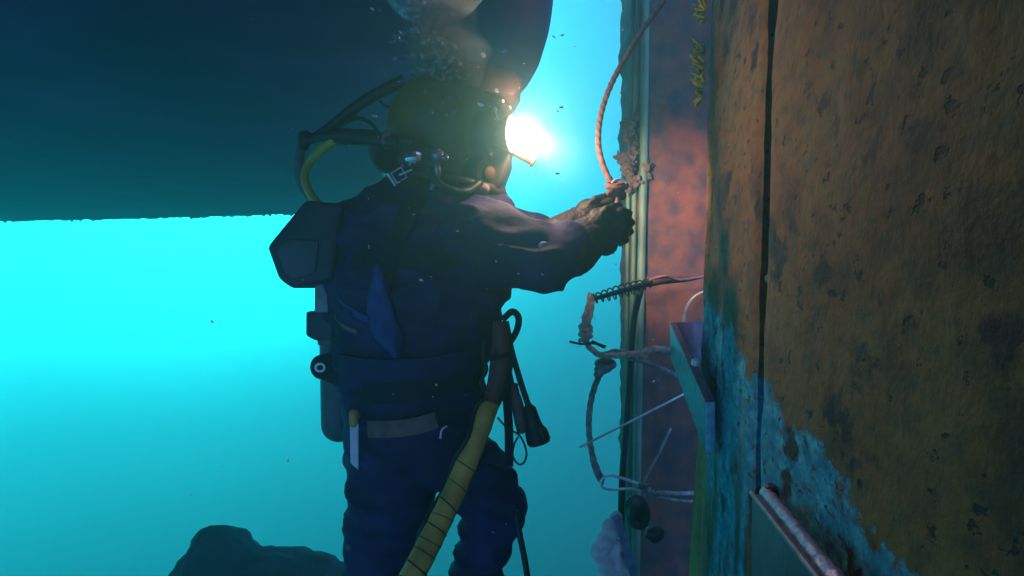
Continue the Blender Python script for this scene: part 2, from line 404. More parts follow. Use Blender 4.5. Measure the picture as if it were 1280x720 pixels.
# ------------------------------------------------------------------ fouled steel wall on the right: two panels with an open seam
WA, WB = 0.35, 0.153                          # wall line in plan: x = WA + WB*y (tilts a touch outwards at the top)
LEAN = 0.030
def wallX(y, z): return WA + WB * y + LEAN * z
def wall_pt(px, py):
    """point of the wall surface seen at a pixel"""
    u = (px - 640) / F; v = (360 - py) / F
    y = WA / (u - WB - LEAN * v)
    return Vector((u * y, y, v * y))
WN = Vector((-1, WB, LEAN)).normalized()      # outward normal (towards the diver's side)
def wall_panel(name, y0, y1, z0, z1, mt, root, thick=0.05, seed=0, ny=60, nz=150, amp=0.006):
    vs, fs = [], []
    for j in range(nz + 1):
        for i in range(ny + 1):
            y = y0 + (y1 - y0) * i / ny; z = z0 + (z1 - z0) * j / nz
            # ragged far edge
            if i == ny and y > 2.0: y += 0.14 * min(1, max(0, (-0.48 - z) / 0.45))
            if i == ny: y += 0.010 * noise.noise((seed, z * 9, 1)) + 0.006 * noise.noise((seed, z * 31, 2))
            if i == 0: y += 0.004 * noise.noise((seed, z * 11, 5))
            d = amp * (noise.noise((y * 4 + seed, z * 4, 0)) + 0.6 * noise.noise((y * 13, z * 11, seed)) + 0.35 * noise.noise((y * 34, z * 25, seed)))
            ed = min(i, ny - i) / 3.0
            if ed < 1: d -= 0.008 * (1 - ed) ** 2
            p = Vector((wallX(y, z), y, z)) + WN * d
            vs.append(p)
    n1 = len(vs); w_ = ny + 1
    for j in range(nz):
        for i in range(ny):
            a = j * w_ + i; fs.append((a, a + 1, a + w_ + 1, a + w_))
    bor = [i for i in range(w_)] + [j * w_ + ny for j in range(1, nz + 1)] + [nz * w_ + i for i in range(ny - 1, -1, -1)] + [j * w_ for j in range(nz - 1, 0, -1)]
    for k in bor: vs.append(vs[k] - WN * thick)
    m = len(bor)
    for k in range(m): fs.append((bor[k], bor[(k + 1) % m], n1 + (k + 1) % m, n1 + k))
    fs.append(tuple(n1 + k for k in range(m))[::-1])
    mb = MB(); mb.add(vs, fs); return mb.build(name, mt, root, angle=50)

def right_wall():
    root = thing('steel_wall', 'huge rusty algae-brown steel wall with scraped blue paint filling the right side', 'wall', (WA + WB * 1.3, 1.3, -5.2))
    band = [(0.0, -0.33), (0.7, -0.31), (0.95, -0.265), (1.38, -0.19), (1.6, -0.14), (2.0, -0.03), (2.5, 0.02)]
    mt = wall_material('fouled_steel', band)
    ys = wall_pt(954, 360).y; ys2 = wall_pt(946, 360).y; ye = wall_pt(877, 360).y
    wall_panel('wall_panel', -1.6, ys, -5.2, 1.75, mt, root, seed=3, ny=130, nz=230, amp=0.007)
    wall_panel('edge_panel', ys2, ye, -5.2, 1.75, mt, root, seed=11, ny=50, nz=230, amp=0.005)
    # backing inside the seam
    mb = MB(); q = []
    for z in (-5.2, 1.75):
        for y, o in ((ys - 0.1, 0.052), (ys2 + 0.1, 0.052), (ys2 + 0.1, 0.09), (ys - 0.1, 0.09)):
            q.append(Vector((wallX(y, z), y, z)) - WN * o)
    mb.hexa(q); mb.build('seam_backing', M['suit_dark'], root)
    # weld tacks bridging the seam
    tk = mat('green_paint_tack', (0.03, 0.15, 0.13), 0.7, var=0.3, scale=60, bump=0.4, bscale=120)
    for px, py in ((960, 152), (951, 348), (963, -60)):
        p = wall_pt(px, py) - WN * 0.012
        mb = MB(); mb.ell(p - WN * .008, (0.010, 0.016, 0.012), nu=14, nv=9)
        o = mb.build('weld_tack', tk, root)
    return root
right_wall()

# ------------------------------------------------------------------ the far bulkhead standing behind the wall's end
def far_wall():
    Yf = 2.75
    def X(px): return (px - 640) / F * Yf
    x0 = X(800); x1 = 1.9
    root = thing('bulkhead', 'purple brown fouled steel bulkhead lit orange by the lamp behind the wall edge', 'bulkhead', (1.1, Yf + .3, -5.2))
    nx, nz = 70, 240; vs, fs = [], []
    for j in range(nz + 1):
        z = -5.2 + 6.95 * j / nz
        for i in range(nx + 1):
            x = x0 + (x1 - x0) * (i / nx) ** 1.3
            d = 0.018 * noise.noise((x * 4, z * 3, 9)) + 0.012 * noise.noise((x * 12, z * 10, 2)) + 0.006 * noise.noise((x * 30, z * 30, 2))
            # a horizontal stiffener bulge
            zz = (z - 0.0) / 0.05
            d += 0.035 * math.exp(-zz * zz)
            e_ = 0.02 * noise.noise((3, z * 7, 1)) + 0.012 * noise.noise((8, z * 23, 1)) if i == 0 else 0
            vs.append((x + e_, Yf - d, z))
    w_ = nx + 1
    for j in range(nz):
        for i in range(nx):
            a = j * w_ + i; fs.append((a, a + 1, a + w_ + 1, a + w_))
    n1 = len(vs)
    bor = [i for i in range(w_)] + [j * w_ + nx for j in range(1, nz + 1)] + [nz * w_ + i for i in range(nx - 1, -1, -1)] + [j * w_ for j in range(nz - 1, 0, -1)]
    for k in bor: vs.append((vs[k][0], Yf + 0.5, vs[k][2]))
    m = len(bor)
    for k in range(m): fs.append((bor[k], bor[(k + 1) % m], n1 + (k + 1) % m, n1 + k))
    fs.append(tuple(n1 + k for k in range(m))[::-1])
    mb = MB(); mb.add(vs, fs)
    mb.build('plating', mat('fouled_red_lead', (0.17, 0.052, 0.034), 0.85, var=0.4, scale=14, bump=0.8, bscale=34, color2=(0.06, 0.033, 0.042)), root)
    # vertical corner rails, slimy green
    gr = mat('slimy_green_steel', (0.10, 0.17, 0.11), 0.6, var=0.4, scale=14, bump=0.4, bscale=60, stretch=(1, 1, 0.25))
    for px, r, dy in ((801, 0.018, -0.015), (791, 0.012, 0.05), (784, 0.010, 0.12)):
        Yr = Yf + dy; mb = MB(); x = (px - 640) / F * Yr
        path = [Vector((x + 0.006 * noise.noise((px, z, 0)) + LEAN * z * 0.6, Yr, z)) for z in [-5.2 + 0.1 * k for k in range(70)]]
        mb.tube(path, r, n=12); mb.build('corner_rail', gr, root)
    # lumps of growth hanging on the upper corner
    gm = mat('brown_growth', (0.12, 0.07, 0.06), 0.95, var=0.4, scale=20, bump=0.8, bscale=40)
    for k in range(26):
        px = 786 + random.gauss(3, 7); py = random.uniform(150, 236); r = random.uniform(.012, .024)
        mb = MB(); c = P(px, py, Yf + random.uniform(-.04, .05)); mb.ell(c, (r, r, r * random.uniform(.9, 1.6)), nu=16, nv=12)
        for i, v in enumerate(mb.v):
            mb.v[i] = v + (v - c) * 1.5 * noise.noise(v * 60) + (v - c) * .9 * noise.noise(v * 140)
        mb.build('growth', gm, root)
far_wall()

# ------------------------------------------------------------------ weed tufts on the wall's end
def weeds():
    for k, (px, py, n, s) in enumerate(((876, 17, 14, .027), (875, 75, 22, .036), (873, 109, 16, .032))):
        base = P(px + 6, py, 2.12)
        root = thing('weed_tuft', ('small topmost', 'larger middle', 'rounded lowest')[k] + ' yellow green weed tuft on the upper wall edge', 'weed', base, 'weed tufts on the upper wall edge')
        for i in range(n):
            a = random.uniform(-0.9, 0.9) + math.pi; l = s * random.uniform(1.0, 2.0); wd = s * random.uniform(.12, .28)
            d = Vector((math.cos(a), random.uniform(-.6, .4), math.sin(a))).normalized(); up = d.cross(Vector((0, 1, 0))).normalized()
            b0 = base + Vector((0, random.uniform(-.02, .02), random.uniform(-1, 1) * s * 1.1))
            mb = MB()
            vs = []
            for j, (t, ww) in enumerate(((0, .25), (.3, .9), (.65, 1), (.9, .7), (1.0, .3))):
                c = b0 + d * l * t + Vector((0, -0.3 * l * t * t, 0))
                vs += [c + up * wd * ww, c + Vector((0, -0.003, 0)), c - up * wd * ww]
            fs = [(3 * j + q, 3 * j + q + 1, 3 * j + q + 4, 3 * j + q + 3) for j in range(4) for q in range(2)]
            mb.add(vs, fs); o = mb.build('leaf', M['weed'], root)
            sm = o.modifiers.new('t', 'SOLIDIFY'); sm.thickness = 0.0015
weeds()

# ------------------------------------------------------------------ brackets welded to the wall
def bracket_upper():
    root = thing('lug_plate', 'purple grey steel lug plate with bolt hole standing off the wall edge', 'bracket', P(890, 540, 1.82))
    d0, d1 = 2.28, 1.80                         # far end, near end
    # standing plate: far top, near top, near bottom, far bottom (outer face), then the inner face
    ft, nt_, nb, fb = P(837, 403, d0), P(881, 501, d1), P(881, 568, d1), P(838, 448, d0)
    th = Vector((0.036, 0.010, 0.0))
    mb = MB(); mb.hexa([ft, nt_, nb, fb, ft + th * .75, nt_ + th, nb + th, fb + th * .75]); pl = mb.build('plate', M['purple'], root, bevel=0.004)
    mb = MB(); e_ = Vector((0, -.003, 0)); mb.hexa([nt_ + e_ + Vector((.002, 0, -.004)), nt_ + th + e_ + Vector((-.002, 0, -.004)), nb + th + e_ + Vector((-.002, 0, .003)), nb + e_ + Vector((.002, 0, .003))] + [p + Vector((0, .006, 0)) for p in (nt_ + Vector((.002, 0, -.004)), nt_ + th + Vector((-.002, 0, -.004)), nb + th + Vector((-.002, 0, .003)), nb + Vector((.002, 0, .003)))]); mb.build('lit_end_cap', mat('end_light_tint', (.30, .72, .78), .5, var=.2, scale=40, bump=.2, bscale=90), root, bevel=.004)  # brighter cyan cap: light on the near end is put into the colour
    # return flange at the far end reaching back to the wall
    a = P(840, 403.5, d0 + .004); b = P(880, 401, d0 + .02)
    mb = MB(); mb.hexa([a, b, b + Vector((0, 0, -.15)), a + Vector((0, 0, -.15))] + [p + Vector((0, 0.014, 0)) for p in (a, b, b + Vector((0, 0, -.15)), a + Vector((0, 0, -.15)))])
    mb.build('flange', M['purple'], root, bevel=0.003)
    # bolt through the top edge
    c = P(866, 452, 1.925); ax = (nt_ - ft).cross(Vector((1, 0.2, 0))).normalized()
    if ax.z < 0: ax = -ax
    mb = MB(); mb.lathe([(0.013, -.01), (0.013, .004), (0.010, .008)], c + Vector((0.010, 0, 0)), ax, 16); mb.build('bolt', M['chrome'], root)
    # pale hoop behind the plate
    pts = [P(854, 404, 2.34), P(857, 388, 2.34), P(864, 375, 2.33), P(874, 367, 2.32), P(884, 364, 2.31)]
    mb = MB(); mb.tube(smooth_path(pts, 8), 0.0055, n=10); o = mb.build('wire_hoop', mat('pale_wire', (0.6, 0.55, 0.45), 0.4, .2), None)
    tag(o, 'pale curved wire hoop rising behind the lug plate', 'wire')
bracket_upper()

def bracket_lower():
    root = thing('anode_bar', 'dark bar with a shiny scraped top edge low on the wall', 'bracket', wall_pt(1000, 700))
    # long bar lying along the wall towards the photographer
    d0, d1 = 1.22, 0.66
    a0, b0 = P(939, 618, d0), P(968, 612, d0)            # far end: outer, inner top corner
    a1, b1 = P(1052, 765, d1), P(1092, 768, d1)
    dn0 = Vector((0.0, 0.0, -0.24)); dn1 = Vector((0.0, 0, -0.24))
    mb = MB(); mb.hexa([a0, a1, a1 + dn1, a0 + dn0, b0, b1, b1 + dn1, b0 + dn0]); mb.build('bar', mat('dark_bar_steel', (0.035, 0.045, 0.07), 0.55, .2, var=.3, scale=15, bump=.4, bscale=50), root, bevel=0.006)
    # scraped bright bead along the top
    n = 60; path = []; rad = []
    for i in range(n):
        t = i / (n - 1); p = (a0.lerp(a1, t) * 0.42 + b0.lerp(b1, t) * 0.58) + Vector((0, 0, 0.0 + 0.003 * noise.noise((t * 18, 0, 0))))
        path.append(p); rad.append(0.0125 * (1 + 0.25 * noise.noise((t * 25, 1, 0))))
    mb = MB(); mb.tube(path, rad, n=14, flat=0.7)
    for i, v in enumerate(mb.v): mb.v[i] = v + Vector((0, 0, 1)) * 0.004 * noise.noise(v * 70)
    mb.build('weld_bead', mat('bright_scraped_metal', (0.36, 0.24, 0.36), 0.35, .5, var=.4, scale=60, bump=.6, bscale=90), root)
    # thin outer lip
    mb = MB(); mb.tube([a0.lerp(a1, t) + Vector((0, 0, .004)) for t in [k / 20 for k in range(21)]], 0.005, n=8); mb.build('lip', M['purple'], root)
    mb = MB(); mb.lathe([(0.012, -.012), (.012, .006), (.008, .010)], P(964, 612, d0 - .02), (0, -0.2, 1), 14); mb.build('bolt', M['helmet_dark'], root)
bracket_lower()

# ------------------------------------------------------------------ the diver
YD = 1.85
PX = YD / F                                      # metres per pixel at the diver
SEC = [(226, 492, 612, .09), (238, 462, 628, .12), (250, 428, 638, .145), (265, 410, 642, .16), (300, 402, 645, .175), (350, 406, 640, .18), (400, 412, 624, .175),
       (450, 418, 612, .17), (490, 426, 606, .17), (530, 432, 600, .165), (570, 434, 606, .155), (600, 440, 598, .13)]
def sec(py):
    for a, b in zip(SEC, SEC[1:]):
        if py <= b[0]:
            t = max(0, (py - a[0]) / (b[0] - a[0])); return [a[i] + (b[i] - a[i]) * t for i in range(4)]
    return SEC[-1]
def surf(px, py, off=0.0):
    """point on the camera side of the torso"""
    _, l, r, dp = sec(py); c = (l + r) / 2; a = (r - l) / 2
    u = max(-0.98, min(0.98, (px - c) / a)); return P(px, py, YD - dp * math.sqrt(1 - u * u) * 0.95 - off)
def ring_pt(py, th, off=0.0):
    _, l, r, dp = sec(py); c = P((l + r) / 2, py, YD); a = (r - l) / 2 * PX
    return c + Vector(((a + off) * math.cos(th), -(dp + off) * math.sin(th), 0))

def ribbon(path, wid, thick, normals):
    mb = MB(); n = len(path); vs = []
    for i in range(n):
        t = (path[min(i + 1, n - 1)] - path[max(i - 1, 0)]).normalized(); nn = normals[i]; s = t.cross(nn).normalized(); nn = s.cross(t).normalized()
        for q, h in ((-1, 0), (1, 0), (1, 1), (-1, 1)): vs.append(path[i] + s * wid / 2 * q + nn * thick * h)
    fs = [(4 * i + k, 4 * i + (k + 1) % 4, 4 * i + 4 + (k + 1) % 4, 4 * i + 4 + k) for i in range(n - 1) for k in range(4)] + [(3, 2, 1, 0), (4 * n - 4, 4 * n - 3, 4 * n - 2, 4 * n - 1)]
    return mb.add(vs, fs)
def torso_strap(name, pts, wid, m, parent, off=0.004, thick=0.006):
    off += 0.019
    path = smooth_path([Vector((p[0], p[1], 0)) for p in pts], 8)
    pp = [surf(v.x, v.y, off) for v in path]
    nn = []
    for v in path:
        c = P((sec(v.y)[1] + sec(v.y)[2]) / 2, v.y, YD); d = surf(v.x, v.y) - c; d.z = 0; nn.append(d.normalized())
    return ribbon(pp, wid, thick, nn).build(name, m, parent)

person = thing('person', 'diver in dark navy suit and yellow helmet reaching for a rope, lamp shining', 'person', P(520, 930, YD))

def body():
    mb = MB(); n = 40; vs = []
    for (py, l, r, dp) in SEC:
        c = P((l + r) / 2, py, YD); a = (r - l) / 2 * PX
        for k in range(n):
            t = 2 * math.pi * k / n; vs.append(c + Vector((a * math.cos(t), -dp * math.sin(t), 0)))
    m = len(SEC)
    fs = [(i * n + k, i * n + (k + 1) % n, (i + 1) * n + (k + 1) % n, (i + 1) * n + k) for i in range(m - 1) for k in range(n)]
    fs += [tuple(range(n))[::-1], tuple((m - 1) * n + k for k in range(n))]
    mb.add(vs, fs)
    def chain(pts):
        for a, b in zip(pts, pts[1:]): mb.capsule(P(*a[:3]), P(*b[:3]), a[3] * a[2] / F, b[3] * b[2] / F, 20)
    # neck and head inside the helmet
    chain([(555, 240, YD, 42), (560, 205, YD, 36)]); chain([(565, 180, YD, 38), (566, 160, YD, 40)])
    # standing leg, bent leg
    chain([(490, 560, YD - .04, 56), (487, 620, YD - .05, 54), (479, 680, YD - .05, 46), (472, 740, YD - .05, 42), (472, 800, YD - .03, 41), (470, 905, YD + .02, 30), (470, 940, YD + .02, 28)])
    chain([(470, 945, YD + .02, 26), (540, 962, YD, 20)])
    chain([(562, 560, YD + .03, 46), (600, 600, YD + .04, 42), (618, 640, YD + .05, 38), (604, 690, YD + .06, 33), (590, 740, YD + .08, 33), (572, 830, YD + .12, 27), (566, 870, YD + .13, 25)])
    chain([(566, 872, YD + .13, 24), (628, 892, YD + .11, 18)])
    # near arm
    chain([(596, 297, YD - .12, 50), (640, 312, YD - .17, 48), (686, 326, YD - .20, 39), (712, 312, YD - .17, 34), (734, 298, YD - .14, 27)])
    # far arm
    chain([(590, 285, YD + .10, 46), (640, 298, YD + .07, 38), (688, 304, YD + .03, 30), (715, 292, YD + .0, 26), (736, 280, YD - .03, 23)])
    o = mb.build('body', M['suit'], person)
    def fold(c):
        f = 0.010 * noise.noise((c.x * 5, c.y * 5, c.z * 20)) + 0.006 * noise.noise((c.x * 14 + c.z * 9, c.y * 10, c.z * 30))
        ridge = 1 - abs(noise.noise((c.x * 7 + 4 + c.z * 5, c.y * 6, c.z * 13)))
        return f + 0.017 * (ridge ** 4 - 0.40)
    remesh(o, 0.0085, 8, 0.5, fold)
    return o
bd = body()

# ---- gloves
def glove(dx, dy, dY, flip):
    mb = MB()
    W = lambda px, py, d: P(px + dx, py + dy, d + dY)
    s = PX
    # cuff, palm, back of the hand
    mb.capsule(W(716, 312, 1.68), W(736, 297, 1.70), 33 * s * .93, 27 * s * .93)
    mb.capsule(W(736, 297, 1.70), W(752, 288, 1.70), 24 * s * .92, 22 * s * .92)
    mb.capsule(W(750, 278, 1.69), W(756, 303, 1.70), 19 * s * .92, 17 * s * .92)
    mb.build('tmp', None)
    fr = 0.0118
    for i, (y0, L) in enumerate(((268, 1.0), (279, 1.10), (290, 1.06), (301, .88))):
        a = W(757, y0 + 1, 1.675); b = W(757 + 20 * L, y0 - 4, 1.665); c = W(757 + 29 * L, y0 - 1, 1.705); d = W(757 + 21 * L, y0 + 3, 1.745)
        r = fr * (1.0 if i < 3 else .88)
        mb.capsule(a, b, r * 1.15, r * 1.05, 14); mb.capsule(b, c, r * 1.08, r, 14); mb.capsule(c, d, r, r * .85, 14)
    # thumb from the side of the palm, closing over the line
    mb.capsule(W(742, 277, 1.675), W(758, 262, 1.665), .0165, .0135, 14); mb.capsule(W(758, 262, 1.665), W(774, 257, 1.685), .0135, .0105, 14)
    tmp = bpy.data.objects['tmp']; bpy.data.objects.remove(tmp)
    o = mb.build('glove', M['glove'], person)
    return remesh(o, 0.0032, 3, 0.5, lambda c: 0.0022 * noise.noise(c * 60) + 0.0012 * noise.noise(c * 140))
glove(0, 0, 0.0, 1)
glove(-14, -12, 0.115, -1)

# ---- helmet
def helmet():
    HC = P(562, 165, YD)                         # middle of the shell
    mb = MB()
    rot = Matrix.Rotation(R(-8), 3, 'Y')
    mb.ell(HC + Vector((-.012, 0, .02)), (0.178, 0.158, 0.158), rot, 40, 26)
    mb.capsule(HC + Vector((0, 0, -.03)), HC + Vector((.012, 0, -.12)), .150, .132, 32)
    sh = mb.build('helmet', M['helmet'], person); remesh(sh, 0.007, 3, .5)
    s = lambda px, py, d=YD: P(px, py, d)
    # face port: round glass in a flanged frame on the right hand (front) side
    fdir = Vector((0.93, -0.30, -0.10)).normalized(); fc = HC + fdir * 0.150 + Vector((0, 0, -0.015))
    mb = MB(); mb.lathe([(.105, -.04), (.112, -.01), (.112, .018), (.098, .026), (.092, .018), (.092, -.03)], fc, fdir, 40); mb.build('port_frame', M['helmet_dark'], sh)
    mb = MB(); mb.lathe([(.0925, -.01), (.0925, .006), (.05, .016), (.001, .019)], fc, fdir, 40); mb.build('port_glass', M['glass_dark'], sh)
    for k in range(10):
        a = 2 * math.pi * k / 10; q = Vector((0, 0, 1)).rotation_difference(fdir)
        mb = MB(); mb.lathe([(.0065, 0), (.0065, .006), (.004, .008)], fc + q @ Vector((.105 * math.cos(a), .105 * math.sin(a), .018)), fdir, 8); mb.build('port_screw', M['chrome'], sh)
    # upturned shield on the crown
    mb = MB(); pl = [s(566, 86), s(640, 100), s(652, 113), s(642, 131), s(600, 127), s(562, 116)]
    mb.prism([p + Vector((0, -0.10, 0)) for p in pl], (0, 0.20, 0)); mb.build('flip_shield', M['red'], sh, bevel=.008)
    mb = MB(); mb.tube(smooth_path([s(548, 118, YD - .11), s(575, 124, YD - .12), s(600, 131, YD - .12), s(618, 142, YD - .11), s(624, 155, YD - .10)], 8), .005, n=10); mb.build('shield_hinge', M['chrome'], sh)
    mb = MB(); mb.tube(smooth_path([s(612, 134, YD - .13), s(619, 140, YD - .135), s(618, 150, YD - .13)], 8), .0045, n=10); mb.build('hinge_pin', M['chrome'], sh)
    # handle rail on top
    mb = MB(); mb.tube(smooth_path([s(505, 118, YD - .03), s(520, 102, YD - .03), s(548, 96, YD - .03), s(575, 104, YD - .03)], 8), .009, n=12); mb.build('handle', M['helmet_dark'], sh)
    # side block with valve knob, screws and bent tube
    mb = MB(); mb.box(s(525, 196, YD - .165), (.115, .05, .060), Matrix.Rotation(R(8), 3, 'Y')); mb.box(s(512, 178, YD - .160), (.05, .05, .03)); mb.build('side_block', M['helmet_dark'], sh, bevel=.010, segs=3)
    kc = s(521, 199, YD - .20); kd = Vector((-.45, -.88, -.10)).normalized()
    mb = MB(); mb.lathe([(.020, -.01), (.022, .004), (.020, .010)], kc, kd, 16); mb.ell(kc + kd * .012, (.024, .024, .022), None, 11, 8)
    mb.build('valve_knob', mat('polished_knob', (.85, .9, .9), .10, 1.0, var=.05), sh, smooth=False)
    kc2 = s(545, 196, YD - .195)
    mb = MB(); mb.lathe([(.016, 0), (.020, .006), (.020, .022), (.014, .030), (.008, .034)], kc2, Vector((.35, -.93, .1)).normalized(), 20); mb.capsule(kc2, s(556, 197, YD - .21), .010, .012, 12); mb.build('side_valve', M['steel'], sh)
    mb = MB(); mb.tube(smooth_path([s(545, 200, YD - .18), s(547, 214, YD - .18), s(545, 226, YD - .165), s(540, 236, YD - .15)], 8), .0105, n=12); mb.build('bent_tube', M['steel'], sh)
    # oral regulator, whisker and hose under the port
    rc = s(602, 215, YD - .10); rd = Vector((.72, -.66, -.2)).normalized()
    mb = MB(); mb.lathe([(.040, -.05), (.050, -.02), (.050, .012), (.042, .024), (.02, .028)], rc, rd, 28); rg = mb.build('regulator', M['helmet_dark'], sh)
    mb = MB(); mb.lathe([(.018, .026), (.020, .034), (.012, .040)], rc, rd, 16); mb.build('regulator_button', M['hose_red'], sh)
    mb = MB(); mb.capsule(s(588, 233, YD - .12), s(606, 236, YD - .12), .017, .014, 16); mb.build('whisker', M['tan'], sh)
    mb = MB(); mb.tube(smooth_path([s(530, 205, YD - .17), s(552, 232, YD - .18), s(580, 240, YD - .165), s(600, 228, YD - .13)], 10), .012, n=12, ridge=.06, ridge_p=.008); mb.build('breathing_hose', M['hose_black'], sh)
    # chin / neck clamp
    n_ = 40; path = [P(557, 232, YD) + Vector((.172 * math.cos(2 * math.pi * k / n_), .150 * math.sin(2 * math.pi * k / n_), -.03 * math.cos(2 * math.pi * k / n_))) for k in range(n_ + 1)]
    mb = MB(); mb.tube(path, .016, n=12, cap=False); mb.build('neck_ring', M['helmet_dark'], sh)
    # jaw guard running from the neck up to the front
    mb = MB(); pj = [s(604, 178), s(640, 190), s(640, 205), s(628, 238), s(612, 250), s(585, 250), s(575, 215)]
    mb.prism([p + Vector((0, -.095, 0)) for p in pj], (0, .19, 0)); mb.build('jaw_shell', M['helmet_dark'], sh, bevel=.015, segs=3)
    # buckle on the neck strap
    bc = s(499, 219, YD - .155)
    mb = MB(); q = Matrix.Rotation(R(-32), 3, 'Y') @ Matrix.Rotation(R(0), 3, 'Z')
    fr = [bc + q @ Vector((x, 0, z)) for x, z in ((-.016, -.016), (.016, -.016), (.016, .016), (-.016, .016), (-.016, -.016))]
    mb.tube(fr, .0032, n=8); mb.tube([bc + q @ Vector((.0, -.002, 0)), bc + q @ Vector((.038, -.002, -.006))], .003, n=8); mb.tube([bc + q @ Vector((-.024, -.002, -.02)), bc + q @ Vector((-.024, -.002, .02))], .004, n=8)
    mb.build('buckle', M['chrome'], sh)
    mb = MB(); path = [s(474, 200, YD - .10), s(484, 210, YD - .13), s(499, 219, YD - .148), s(520, 232, YD - .15), s(540, 243, YD - .14)]
    ribbon(smooth_path(path, 6), .03, .006, [Vector((0, -1, .2))] * 25).build('neck_strap', M['suit_dark'], sh)
    # rear padding of the hood, below the shell
    mb = MB(); mb.ell(s(487, 196, YD), (.062, .12, .055), Matrix.Rotation(R(35), 3, 'Y'), 24, 16); mb.build('hood_pad', M['suit_dark'], sh)
    # valve tube leaving the back of the helmet, with a coupling
    mb = MB(); mb.tube([s(418, 170, YD - .10), s(430, 171, YD - .10), s(460, 172, YD - .11), s(500, 178, YD - .15)], [.020, .024, .023, .020], n=16); mb.build('supply_pipe', M['hose_black'], sh)
    mb = MB(); mb.lathe([(.024, 0), (.028, .004), (.028, .022), (.024, .026)], s(480, 174, YD - .13), (1, -.1, -.1), 6); mb.build('pipe_nut', M['tan'], sh)
    # lamp on the front: cup, bulb and the tube it sits on
    lc = s(641, 167, YD - .15); ld = Vector((0.85, -0.30, -.06)).normalized()
    mb = MB(); mb.lathe([(.020, -.075), (.030, -.065), (.034, -.045), (.050, -.012), (.052, -.002), (.046, -.006), (.020, -.03)], lc, ld, 28); mb.build('lamp_housing', M['helmet_dark'], sh)
    mb = MB(); mb.ell(lc + ld * .032, (.029, .029, .029), None, 28, 18)
    bm2 = bpy.data.materials.new('lit_lamp_glass'); bm2.use_nodes = True; t = bm2.node_tree; t.nodes.remove(t.nodes['Principled BSDF'])
    tr = t.nodes.new('ShaderNodeBsdfTransparent'); em = t.nodes.new('ShaderNodeEmission'); em.inputs['Color'].default_value = (1.0, .68, .44, 1); em.inputs['Strength'].default_value = 130.0; ad = t.nodes.new('ShaderNodeAddShader')
    t.links.new(tr.outputs[0], ad.inputs[0]); t.links.new(em.outputs[0], ad.inputs[1]); t.links.new(ad.outputs[0], t.nodes['Material Output'].inputs['Surface'])
    bulb = mb.build('lamp_bulb', bm2, sh)
    mb = MB(); mb.tube([s(622, 176, YD - .09), s(640, 187, YD - .09), s(667, 202, YD - .09)], [.016, .0145, .013], n=14); mb.lathe([(.013, 0), (.016, .002), (.016, .008), (.011, .010)], s(665, 201, YD - .09), (.85, 0, -.5), 14); mb.build('lamp_bracket', M['hose_red'], sh)
    return lc, ld, bulb
lc, ld, bulb = helmet()
lamp_d = bpy.data.lights.new('lamp_light', 'SPOT'); lamp = bpy.data.objects.new('lamp_light', lamp_d); col.objects.link(lamp)
lamp_d.energy = 165; lamp_d.color = (1.0, 0.70, 0.56); lamp_d.shadow_soft_size = 0.03; lamp_d.spot_size = R(50); lamp_d.spot_blend = 1.0
lamp.location = lc + ld * 0.032
lamp.rotation_euler = Vector((0.74, 1.04, -0.17)).to_track_quat('-Z', 'Y').to_euler()
attach(lamp, person)

# ---- hoses at the back of the helmet
def back_hoses():
    s = lambda px, py, d=YD: P(px, py, d)
    mb = MB(); mb.tube(smooth_path([s(378, 178, YD + .02), s(402, 168, YD), s(440, 138, YD - .02), s(470, 118, YD - .03), s(506, 101, YD - .03)], 8), [.014, .016, .018, .018, .020], n=14); mb.build('air_hose', M['hose_black'], person)
    mb = MB(); mb.tube(smooth_path([s(412, 176), s(425, 158), s(445, 148), s(462, 153), s(472, 166)], 8), .0065, n=10); mb.build('thin_hose', M['hose_black'], person)
    mb = MB(); mb.tube(smooth_path([s(470, 121), s(480, 132), s(497, 136)], 8), .005, n=10); mb.build('thin_hose', M['hose_black'], person)
    mb = MB(); mb.tube(smooth_path([s(420, 176, YD - .06), s(402, 188, YD - .04), s(386, 205, YD), s(381, 222, YD), s(388, 242, YD), s(402, 262, YD - .02), s(414, 285, YD - .06)], 8), [.015, .016, .014, .014, .013, .014, .014], n=14); mb.build('supply_hose', M['hose_green'], person)
    mb = MB(); mb.tube(smooth_path([s(384, 172, YD + .03), s(377, 186, YD + .03), s(373, 210, YD + .03), s(380, 235, YD + .03), s(396, 255, YD + .02), s(410, 275, YD)], 8), .016, n=14); mb.build('pressure_hose', M['hose_grey'], person)
    mb = MB(); mb.capsule(s(382, 172, YD + .02), s(380, 182, YD + .02), .022, .018, 14); mb.capsule(s(398, 172, YD - .02), s(418, 170, YD - .06), .014, .019, 14); mb.build('hose_coupling', M['hose_black'], person)
back_hoses()

